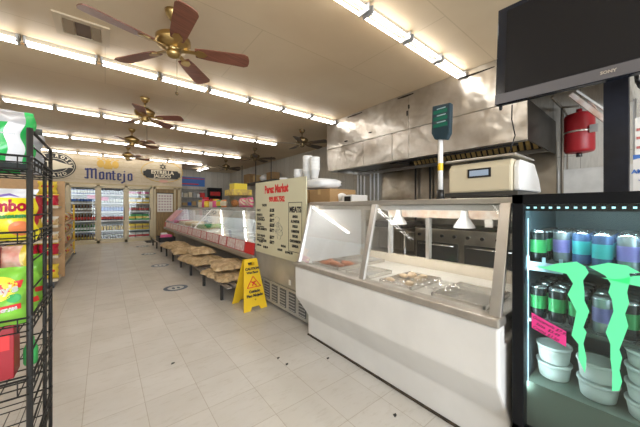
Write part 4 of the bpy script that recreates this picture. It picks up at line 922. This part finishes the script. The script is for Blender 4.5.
for i, (x, y) in enumerate(((.41, 2.42), (1.11, 1.96), (1.12, 1.84), (1.43, 1.70), (1.35, .98))):
    b = nb(); prism(b, [(x, y), (x + .022, y + .004), (x + .03, y + .016), (x + .008, y + .02)], 2, .0005, .004)
    one('floor_chip', b, BLKI, ['dark chip on the floor in the open aisle', 'dark chip on the floor near the deli case, left of a pair', 'dark chip on the floor near the deli case, right of a pair', 'dark chip on the floor close to the deli case base', 'dark chip on the floor nearest the camera'][i], 'debris', (x, y, 0))

# ================================================================== DRINKS FRIDGE
t = thing('drinks_fridge', 'black glass-door drinks fridge with green claw decals at the right edge', 'fridge', (1.85, .04, 0))
A0, A1 = -.36, .43
FB = mat('fridge_black', (.006, .007, .009), .35, spec=.2)
b = nb(); bx(b, 1.53, 2.2, A0, A0 + .03, .03, 1.31); bx(b, 1.53, 2.2, A1 - .03, A1, .03, 1.31); bx(b, 2.17, 2.2, A0, A1, .03, 1.31); bx(b, 1.53, 2.2, A0, A1, 1.27, 1.31); bx(b, 1.53, 2.2, A0, A1, .03, .20)
obj('cabinet', b, FB, t)
b = nb(); bx(b, 2.155, 2.169, A0 + .031, A1 - .031, .2, 1.269); bx(b, 1.56, 2.155, A0 + .031, A0 + .036, .2, 1.269); bx(b, 1.56, 2.155, A1 - .036, A1 - .031, .2, 1.269); obj('inner_liner', b, mat('liner_grey', (.05, .08, .10), .5), t)
b = nb(); bx(b, 1.49, 1.528, A1 - .045, A1, .2, 1.31); bx(b, 1.49, 1.528, A0, A0 + .045, .2, 1.31); bx(b, 1.49, 1.528, A0, A1, 1.265, 1.31); bx(b, 1.49, 1.528, A0, A1, .2, .25)
dr = obj('door', b, FB, t, bev=.003)
b = nb(); bx(b, 1.503, 1.512, A0 + .045, A1 - .045, .25, 1.265); obj('door_glass', b, FGLASS, dr)
b = nb(); bx(b, 1.47, 1.485, A0 + .01, A0 + .03, .6, 1.0); obj('door_handle', b, BLACK, dr)
for x in (1.6, 2.1):
    for y in (A0 + .08, A1 - .08):
        b = nb(); cyl(b, (x, y, 0), (x, y, .03), .02); obj('foot', b, BLACK, t)
LED = mat('cold_led', (1, 1, 1), .5, emit=(.45, .8, .9), es=1.2)
b = nb()
for i in range(26): bx(b, 1.534, 1.539, A0 + .06 + i * .027, A0 + .070 + i * .027, 1.246, 1.254)
obj('led_strip', b, LED, t)
b = nb(); bx(b, 1.545, 1.549, A1 - .050, A1 - .0465, .42, 1.2); obj('led_strip', b, mat('side_led', (1, 1, 1), .5, emit=(.2, .5, 1.0), es=.7), t)
b = nb(); bx(b, 1.54, 1.548, A0 + .04, A1 - .04, 1.235, 1.27); obj('tube_lip', b, FB, t)  # lip added to keep the fill tube out of sight
b = nb(); cyl(b, (1.575, A0 + .05, 1.258), (1.575, A1 - .05, 1.258), .008); cyl(b, (1.545, .3955, .40), (1.545, .3955, 1.2), .0035, n=8); cyl(b, (1.545, A0 + .0345, .40), (1.545, A0 + .0345, 1.2), .0035, n=8); obj('hidden_tube', b, mat('fridge_fill', (1, 1, 1), .5, emit=(.8, .97, .97), es=56), t)  # tubes added out of sight to brighten the cans and tubs
SHM = mat('shelf_dark', (.10, .12, .12), .4, .3)
for z in (.72, .985):
    b = nb()
    for i in range(22): bx(b, 1.60 + i * .024, 1.608 + i * .024, A0 + .04, A1 - .04, z - .008, z)
    bx(b, 1.585, 1.60, A0 + .04, A1 - .04, z - .012, z + .004)
    obj('wire_shelf', b, SHM, t)
b = nb(); bx(b, 1.56, 2.155, A0 + .04, A1 - .04, .20, .435); obj('bottom_deck', b, mat('deck_green_grey', (.16, .20, .17), .4), t)
RAIL = mat('pusher_plastic', (.45, .62, .75), .3)
b = nb(); bx(b, 1.575, 1.583, .265, .395, .955, .995)
for y in (.265, .325, .385): bx(b, 1.575, 1.583, y, y + .012, .995, 1.02)
obj('pusher_rail', b, RAIL, t)
CG = mat('claw_green', (.10, .58, .28), .5, emit=(.09, .64, .28), es=.55)  # decal green with slight emission standing in for backlight
clawL = [(.354, .989), (.308, .993), (.272, 1.012), (.21, 1.03), (.184, 1.014), (.175, .992), (.191, .957), (.187, .91), (.187, .877), (.173, .839), (.19, .77), (.181, .753), (.19, .704), (.181, .648), (.185, .589), (.204, .638), (.204, .697), (.225, .725), (.216, .785), (.21, .828), (.228, .871), (.237, .89), (.22, .939), (.24, .975), (.292, .98)]
clawR = [(.175, 1.016), (.121, 1.04), (.074, 1.037), (.043, 1.017), (.069, 1.009), (.066, .991), (.074, .938), (.069, .90), (.079, .857), (.071, .815), (.093, .72), (.086, .692), (.093, .644), (.086, .604), (.093, .567), (.112, .557), (.111, .625), (.116, .677), (.116, .733), (.128, .773), (.108, .859), (.112, .903), (.121, .927), (.115, .962), (.129, .989), (.153, 1.004)]
clawC = [(y - .215, z - .01 if z > .7 else z + .03) for y, z in clawL]
for cl in (clawL, clawR, clawC):
    b = nb(); prism(b, cl, 0, 1.499, 1.5025); bmesh.ops.triangulate(b, faces=b.faces[:]); obj('claw_mark', b, CG, dr)
PS = thing('price_note', 'bright pink handwritten price note on the drinks fridge glass', 'note', (1.497, .30, .70))
b = nb(); prism(b, [(.357, .712), (.241, .672), (.241, .735), (.357, .779)], 0, 1.4965, 1.4985); obj('paper', b, mat('neon_pink', (.85, .05, .30), .6), PS)
sl = Vector((0, -.116, -.042)).normalized(); su = Vector((0, -.042, .116)).normalized()
joinmesh('handwriting', [textmesh(s, .0175, Vector((1.4958, .302, .723)) + su * (k - .0), sl, su, shear=.25, depth=.0006) for s, k in (('Guacamole $7.99', .020), ('Salsa  $3.49', .0), ('Crema $3.50', -.020))], BLKI, PS)
# cans and tubs
CANM = [mat('energy_can_black', (.02, .025, .03), .25, .4), mat('can_top', (.6, .62, .65), .25, .9), mat('can_green', (.03, .30, .09), .4)]
CANB = [mat('energy_can_blue', (.12, .20, .42), .25, .5), CANM[1], mat('can_teal', (.05, .42, .45), .4)]
CANS = [mat('energy_can_silver', (.45, .5, .55), .25, .6), CANM[1], mat('can_purple', (.25, .2, .55), .4)]
protos = []
for ms_ in (CANM, CANB, CANS):
    protos.append(None)
def can(x, y, z, kind, label, grp):
    if protos[kind] is None:
        b = nb(); lathe(b, (0, 0, 0), [(.026, 0), (.032, .008), (.032, .05), (.032, .11), (.032, .145), (.026, .158)], 18, [1, 0, 2, 0, 1]); protos[kind] = obj('energy_drink_can', b, (CANM, CANB, CANS)[kind]); o = protos[kind]
    else: o = protos[kind].copy(); C.objects.link(o)
    o.location = (x, y, z); o.rotation_euler = (0, 0, x * 9 + y * 5); tag(o, label, 'can', grp)
cw = ['black and green', 'blue and teal', 'silver and purple']
ys = [.365, .295, .225, .150, .078, .006, -.07, -.145, -.22, -.29]
for sh, z in ((0, .986), (1, .721)):
    for i, y in enumerate(ys):
        kd = [0, 2, 1, 1, 2, 1, 2, 0, 1, 0][i] if sh == 0 else [0, 0, 0, 2, 0, 0, 1, 1, 2, 0][i]
        for r_ in range(4):
            if sh == 0 and r_ == 0 and i in (1, 2): continue
            can(1.64 + r_ * .085, y, z, kd, f'{cw[kd]} can, {ordinal(i)} from the left, {["upper", "lower"][sh]} fridge shelf, {["front", "second", "third", "rear"][r_]} place', f'energy drink cans on the {["upper", "lower"][sh]} fridge shelf')
TUB = mat('tub_white', (.72, .76, .76), .4); TUBL = mat('tub_lid', (.78, .82, .82), .35)
def tub(x, y, z, r, h_, label):
    t = thing('plastic_tub', label, 'tub', (x, y, z), 'white food tubs in the drinks fridge')
    b = nb(); lathe(b, (x, y, z), [(r * .80, 0), (r * .84, .004), (r * .97, h_ - .01)], 24); obj('tub_body', b, TUB, t)
    b = nb(); lathe(b, (x, y, z), [(r * 1.0, h_ - .012), (r * 1.03, h_ - .008), (r * 1.03, h_ - .001), (r * .9, h_), (r * .86, h_ - .003)], 24); obj('lid', b, TUBL, t)
tub(1.70, .318, .436, .066, .075, 'lower white tub of the leftmost pair in the fridge'); tub(1.70, .318, .512, .066, .08, 'upper white tub of the leftmost pair in the fridge')
tub(1.66, .165, .436, .066, .075, 'lower white tub of the middle pair behind the green claws'); tub(1.665, .167, .512, .066, .08, 'upper white tub of the middle pair behind the green claws')
for i in range(4): tub(1.64, .022, .436 + i * .066, .066, .065, ['bottom', 'second', 'third', 'top'][i] + ' white tub of the tall stack at the right edge')
for i in range(2): tub(1.66, -.15, .436 + i * .076, .066, .075, ['lower', 'upper'][i] + ' white tub out of view at the right of the fridge')
# cartons on the fridge
t = thing('glove_carton', 'white carton with blue wave print standing on the drinks fridge', 'carton', (2.0, -.05, 1.311))
b = nb(); bx(b, 1.97, 2.15, -.22, .078, 1.311, 1.50); obj('box', b, WHITEP, t)
b = nb(); prism(b, [(.078, 1.478), (.06, 1.483), (.0, 1.478), (-.1, 1.46), (-.22, 1.455), (-.22, 1.47), (-.1, 1.49), (.0, 1.5), (.078, 1.5)], 0, 1.968, 1.97); obj('blue_wave', b, BLP, t)
joinmesh('lettering', [textmesh('AMBITEX', .026, (1.968, .03, 1.42), AR, AU, bold=.001), textmesh('vinyl gloves', .014, (1.968, .03, 1.38), AR, AU)], BLP, t)
b = nb(); prism(b, ellipse(.0, 1.447, .018, .015, 14), 0, 1.967, 1.97); obj('round_logo', b, YLP, t)
t = thing('glove_carton', 'white carton with small red print, upper one on the fridge', 'carton', (2.0, -.05, 1.501))
b = nb(); bx(b, 1.985, 2.15, -.22, .073, 1.501, 1.68); obj('box', b, WHITEP, t)
b = nb()
for z in (1.53, 1.575, 1.615):
    for y in (.06, .02, -.02): bx(b, 1.983, 1.985, y - .008, y + .008, z, z + .012)
obj('printed_marks', b, mat('brick_ink', (.5, .15, .15), .5), t)

# ================================================================== WIRE SNACK RACK (left foreground)
RX0, RX1, RY0, RY1 = -1.15, -.225, 1.494, 1.99
t = thing('wire_rack', 'black wire snack rack with deep baskets at the left edge', 'rack', (-.7, 1.74, 0))
for (x, y, z, r) in ((RX1, RY0, 1.553, .0095), (RX1, RY1, 1.553, .008), (RX0, RY0, 1.553, .0095), (RX0, RY1, 1.553, .008), (RX1, 1.80, 1.47, .005), (RX1, 1.84, 1.47, .005)):
    b = nb(); cyl(b, (x, y, .02), (x, y, z), r, n=10); obj('post', b, BLACKM, t)
for (x, y) in ((RX1, RY0), (RX1, RY1), (RX0, RY0), (RX0, RY1)):
    b = nb(); cyl(b, (x, y, 0), (x, y, .02), .016); obj('foot', b, BLACK, t)
for x in (RX0, RX1):
    b = nb(); cyl(b, (x, RY0, 1.55), (x, RY1, 1.55), .006, n=8)
    for z in (1.49, 1.43, 1.30, 1.22, 1.04, .93, .69, .47, .40, .20): cyl(b, (x, RY0, z), (x, RY1, z), .0035, n=6)
    obj('side_rail', b, BLACKM, t)
b = nb()
b.free()
for z in (.4, .9, 1.5):
    b = nb(); cyl(b, (RX0, RY1, z), (RX1, RY1, z), .005, n=6); obj('back_rail', b, BLACKM, t)
for (zb, zr) in ((1.395, 1.443), (1.115, 1.158), (.785, .835), (.545, .605), (.25, .31)):
    b = nb(); f = RY0 - .012
    for z in (zb, zr, (zb + zr) / 2):
        r = .0042 if z == zr else .0028
        cyl(b, (RX0, f, z), (RX1, f, z), r, n=6); cyl(b, (RX1 + .006, f, z), (RX1 + .006, RY1, z), r, n=6); cyl(b, (RX0 - .006, f, z), (RX0 - .006, RY1, z), r, n=6); cyl(b, (RX0, RY1 - .01, z), (RX1, RY1 - .01, z), r, n=6)
    x = RX1 - .03
    while x > RX0:
        tube(b, [(x, f, zr), (x, f, zb), (x, RY1 - .01, zb)], .0022, n=5); x -= .055
    y = RY0 + .05
    while y < RY1:
        tube(b, [(RX1 + .006, y, zr), (RX1 + .006, y, zb)], .0022, n=5); y += .07
    for y in (1.6, 1.72, 1.85): cyl(b, (RX0, y, zb), (RX1, y, zb), .003, n=5)
    obj('basket', b, BLACKM, t)

def snack(name, label, c, w_, h_, d, mats, zones, seed, grp=None, extra=(), tilt=0):
    t = thing(name, label, 'bag', c, grp)
    b = nb(); th = bagmesh(b, c, w_, h_, d, '-Y', zones, seed, 26, 28); obj('bag_body', b, mats, t)
    for (nm, me, m_) in extra:
        if callable(me): me = me()
        on_bag(me, c, th, w_, h_); obj(nm, me, m_, t)
    if tilt: t.rotation_euler = (R(tilt), 0, 0)
    return t
def plate(pts, y):
    """finely cut flat outline in XZ"""
    b = nb(); f = b.faces.new([b.verts.new((p[0], y, p[1])) for p in pts]); bmesh.ops.triangulate(b, faces=[f]); bmesh.ops.subdivide_edges(b, edges=b.edges[:], cuts=3, use_grid_fill=True)
    me = bpy.data.meshes.new('p'); b.to_mesh(me); b.free(); return me
ZY = mat('zambos_yellow', (.80, .66, .02), .3, var=.12, scale=14, coat=.4); ZW = mat('bag_white', (.74, .74, .76), .3, coat=.4); ZP = mat('bag_purple', (.22, .14, .42), .35); ZR = mat('letter_red', (.62, .015, .06), .35)
LG = mat('lime_green', (.26, .60, .06), .3, var=.2, scale=8, coat=.4, col2=(.18, .50, .05)); BG = mat('bright_green', (.02, .48, .10), .3, var=.3, scale=8, coat=.4); BW = mat('silver_film', (.55, .56, .60), .3, .3, var=.2, scale=14)
DK = mat('dark_film', (.03, .04, .04), .35)
# top basket
snack('snack_bag', 'green bag with white back panel, highest on the wire rack', (-.335, 1.60, 1.40), .22, 0.235, .13, [BG, ZW, DK, BW], lambda u, v: 2 if v < -.75 else 3 if v > .5 and u < .75 else 1 if .38 < u < .8 else 0, 3,
      extra=[('printed_text', lambda: plate([(-.345, 1.53), (-.27, 1.53), (-.27, 1.534), (-.345, 1.534)], 1.5), GREYP)])
snack('snack_bag', 'silver-grey bag slumped behind the green bag on top of the rack', (-.46, 1.80, 1.40), .28, .27, .14, [BW, DK, BG], lambda u, v: 1 if v > .9 else 2 if v < -.2 else 0, 4)
snack('snack_bag', 'dark-topped bag leaning out at the right end of the top basket', (-.325, 1.80, 1.40), .20, .215, .10, [BG, DK, BW], lambda u, v: 1 if v > .72 else 2 if u > .3 else 0, 5)
# second basket
zc = (-.345, 1.60, 1.12)
snack('snack_bag', 'yellow plantain chip bag lettered Zambos in the second basket', zc, .255, .205, .11, [ZY, ZW, ZP, mat('apple_red', (.75, .22, .08), .4)], lambda u, v: 1 if v > .62 else 0, 6,
      extra=[('lettering', lambda: textmesh('Zambos', .062, (-.300, 1.5, 1.255), (1, 0, .03), (0, 0, 1), bold=.003, sx=.72), ZR),
             ('flavour_text', lambda: textmesh('MADURITOS', .0135, (-.272, 1.5, 1.215), (1, 0, .03), (0, 0, 1), bold=.002), GRP),
             ('purple_arch', lambda: plate([(-.40, 1.285), (-.37, 1.302), (-.33, 1.295), (-.29, 1.306), (-.26, 1.290), (-.29, 1.297), (-.33, 1.284), (-.37, 1.290)], 1.5), ZP),
             ('fruit_picture', lambda: plate([(-.262 + .030 * math.cos(a), 1.168 + .030 * math.sin(a)) for a in [i * math.pi / 8 for i in range(16)]], 1.5), mat('apple_red', (1, 1, 1)))])
REDB = mat('red_bag', (.60, .02, .05), .3, coat=.4, var=.3, scale=10); PINKB = mat('coral_bag', (.78, .28, .20), .35, var=.4, scale=14, col2=(.80, .62, .45)); YELB = mat('yellow_bag', (.80, .58, .05), .35, coat=.3)
snack('snack_bag', 'red snack bag behind the yellow Zambos bag', (-.345, 1.74, 1.12), .22, .20, .09, [REDB, YELB], lambda u, v: 1 if abs(v) > .85 else 0, 7)
snack('snack_bag', 'red and yellow bag at the back of the second basket', (-.345, 1.88, 1.12), .22, .19, .09, [REDB, YELB, PINKB], lambda u, v: 1 if v < -.2 else 0, 8)
# third basket
lc = (-.335, 1.575, .792)
LR = mat('lays_red', (.66, .03, .03), .4); LYC = mat('lays_yellow', (.88, .66, .06), .4)
snack('snack_bag', "lime green Lay's chip bag in front of the third basket", lc, .205, .225, .11, [LG, ZW], lambda u, v: 0, 9,
      extra=[('yellow_disc', lambda: plate([(-.318 + .056 * math.cos(a), .945 + .046 * math.sin(a)) for a in [i * math.pi / 10 for i in range(20)]], 1.5), LYC),
             ('red_ribbon', lambda: plate([(-.40, .918), (-.35, .915), (-.256, .940), (-.250, .970), (-.29, .966), (-.35, .952), (-.40, .950)], 1.498), LR),
             ('lower_band', lambda: plate([(-.42, .846), (-.255, .860), (-.255, .882), (-.42, .872)], 1.5), LR),
             ('lime_picture', lambda: plate([(-.272 + .019 * math.cos(a), .905 + .018 * math.sin(a)) for a in [i * math.pi / 6 for i in range(12)]], 1.497), GRP)])
def front_text(s, size, c, m, bold=.002):
    return textmesh(s, size, c, (1, 0, .10), (-.10, 0, 1), bold=bold, depth=.001)
th_gap = [('lettering', "Lay's", .037, (-.297, 1.5, .940)), ('flavour_text', 'DEL GRAN', .014, (-.298, 1.5, .864))]
lt = bpy.data.objects[[o.name for o in bpy.data.objects if o.get('label', '').startswith("lime green Lay's")][0]]
bb = nb(); thl = bagmesh(bb, lc, .205, .225, .11, '-Y', None, 9); bb.free()
for nm, s, sz, c in th_gap:
    me = front_text(s, sz, c, None); on_bag(me, lc, thl, .205, .225, .0085); obj(nm, me, WHI, lt)
snack('snack_bag', 'second lime green chip bag behind the front one', (-.335, 1.70, .792), .21, .205, .10, [LG, LR], lambda u, v: 1 if -.5 < v < -.3 else 0, 10)
snack('snack_bag', 'third lime green chip bag at the back of the third basket', (-.332, 1.87, .792), .205, .235, .11, [LG, LR, DK], lambda u, v: 1 if -.5 < v < -.3 else 0, 11)
snack('snack_bag', 'coral and pink snack bag rising behind the green chip bags', (-.315, 1.785, .79), .11, .29, .045, [PINKB, YELB], lambda u, v: 1 if u > .4 and v > .3 else 0, 12)
def redbox(x, y, z, h_, label, w_=.085):
    t = thing('snack_carton', label, 'carton', (x, y, z), 'red cartons on the wire rack')
    b = nb(); bx(b, x - w_ / 2, x + w_ / 2, y - .05, y + .05, z, z + h_); obj('box', b, RED, t, bev=.003)
    b = nb(); bx(b, x - w_ / 2 + .012, x + w_ / 2 - .012, y - .052, y - .05, z + h_ * .55, z + h_ * .85); obj('printed_panel', b, REDI, t)
redbox(-.395, 1.80, .789, .29, 'tall red carton behind the green chip bags, left one'); redbox(-.60, 1.90, .789, .26, 'red carton at the very back of the third basket')
redbox(-.40, 1.75, .549, .21, 'red carton with black foot in the fourth basket', .07); redbox(-.318, 1.70, .549, .22, 'red carton in the fourth basket, nearest the side wires', .05)
b = nb(); lathe(b, (-.262, 1.76, .549), [(.02, 0), (.024, .01), (.024, .07), (.012, .10), (.012, .12)], 14); one('green_bottle', b, GRP, 'small green bottle in the fourth basket of the wire rack', 'bottle', (-.262, 1.76, .549))
for i in range(3):
    b = nb(); bx(b, -.62 + i * .05, -.60 + i * .05, 1.55, 1.68, .549, .66 - i * .012)
    one('magazine', b, [LBL, CRM, BLP][i], ['white magazine in the fourth basket', 'cream magazine in the fourth basket', 'blue magazine in the fourth basket'][i], 'magazine', (-.6 + i * .05, 1.6, .549))
snack('snack_bag', 'red bag lying low in the lowest basket of the wire rack', (-.55, 1.72, .255), .24, .16, .08, [REDB, YELB], lambda u, v: 1 if abs(v) > .8 else 0, 13)

# ================================================================== GONDOLA BEHIND THE RACK
PEG = mat('tan_pegboard', (.52, .32, .15), .6, var=.1, scale=20)
SHC = mat('shelf_cream', (.55, .46, .33), .5)
t = thing('end_display', 'tan end display shelf of snacks facing the camera behind the wire rack', 'shelf', (-1.0, 6.05, 0))
b = nb(); bx(b, -1.55, -.53, 6.20, 6.24, .10, 1.69); obj('pegboard_back', b, PEG, t)
b = nb(); bx(b, -1.5, -.62, 5.84, 6.20, .001, .10); obj('base', b, BLACK, t)
ez = (1.27, .97, .74, .50, .14)
for z in ez:
    b = nb(); bx(b, -1.52, -.57, 5.82, 6.20, z - .025, z); bx(b, -1.52, -.57, 5.80, 5.82, z - .03, z + .012); obj('shelf_board', b, SHC, t)
kinds = {
 'red': ([REDB, YELB], lambda u, v: 1 if abs(v) > .88 or (abs(u) < .35 and -.2 < v < .3) else 0, 'red'),
 'bread': ([mat('bread_bag', (.66, .44, .18), .5, var=.4, scale=18, col2=(.78, .68, .5)), mat('bread_white', (.78, .74, .66), .5), RDP], lambda u, v: 1 if v > .5 else 2 if -.1 < v < .1 and abs(u) < .5 else 0, 'tan and white'),
 'yellow': ([YELB, RDP], lambda u, v: 1 if abs(v - .2) < .15 and abs(u) < .6 else 0, 'yellow'),
 'mixed': ([mat('cream_bag', (.74, .62, .40), .5, var=.4, scale=20), ORP], lambda u, v: 1 if v < -.4 else 0, 'cream and orange')}
lev = ['top', 'second', 'third', 'fourth', 'bottom']
for li, (z, kd, h_) in enumerate(zip(ez, ('red', 'bread', 'bread', 'red', 'yellow'), (.19, .14, .13, .20, .22))):
    src = None; n = 4; ms_, zf, word = kinds[kd]
    for k in range(n):
        x = -.69 - k * .235
        if src is None:
            b = nb(); bagmesh(b, (0, 0, 0), .225, h_, .16, '-Y', zf, li + 20, 12, 12); src = obj('snack_bag', b, ms_); o = src
        else: o = src.copy(); C.objects.link(o)
        o.location = (x, 5.93, z + .001); tag(o, f'{word} bag, {lev[li]} shelf of the end display, {ordinal(k)} from its right end', 'bag', f'{word} bags on the {lev[li]} end display shelf')
b = nb(); bagmesh(b, (0, 0, 0), .22, .2, .14, '-Y', kinds['yellow'][1], 40, 12, 12); o = one('snack_bag', b, kinds['yellow'][0], 'yellow bag hanging high on the end display pegboard', 'bag', (0, 0, 0)); o.location = (-.72, 6.10, 1.47)
t = thing('aisle_shelf', 'long aisle shelving full of small snacks, seen edge-on behind the end display', 'shelf', (-.9, 8.0, 0))
b = nb(); bx(b, -1.05, -1.02, 6.26, 9.76, .1, 1.3); obj('back_panel', b, PEG, t)
b = nb(); bx(b, -1.02, -.66, 6.26, 9.76, .001, .1); obj('base', b, BLACK, t)
az = (.12, .40, .66, .92)
for z in az:
    b = nb(); bx(b, -1.02, -.66, 6.26, 9.76, z - .02, z); bx(b, -.66, -.645, 6.26, 9.76, z - .025, z + .012); obj('shelf_board', b, SHC, t)
b = nb(); bx(b, -.68, -.64, 9.77, 9.81, .04, 1.33); obj('yellow_post', b, YEL, t)
b = nb(); cyl(b, (-.66, 9.79, 0), (-.66, 9.79, .04), .05, n=12); obj('post_foot', b, BLACK, t)
kk = ['yellow', 'bread', 'mixed', 'red']
for li, z in enumerate(az):
    for ki, kd in enumerate(kk):
        src = None; ms_, zf, word = kinds[kd]
        for k in range(3):
            y = 6.45 + ((k * 4 + (ki + li) % 4)) * .285
            if src is None:
                b = nb(); bagmesh(b, (0, 0, 0), .25, .21, .16, '+X', zf, li * 5 + ki + 50, 10, 10); src = obj('snack_bag', b, ms_); o = src
            else: o = src.copy(); C.objects.link(o)
            o.location = (-.76, y, z + .001); tag(o, f'{word} bag, {ordinal(k * 4 + (ki + li) % 4)} along the {["bottom", "second lowest", "third lowest", "top"][li]} aisle shelf', 'bag', f'{word} bags on the {["bottom", "second lowest", "third lowest", "top"][li]} aisle shelf')
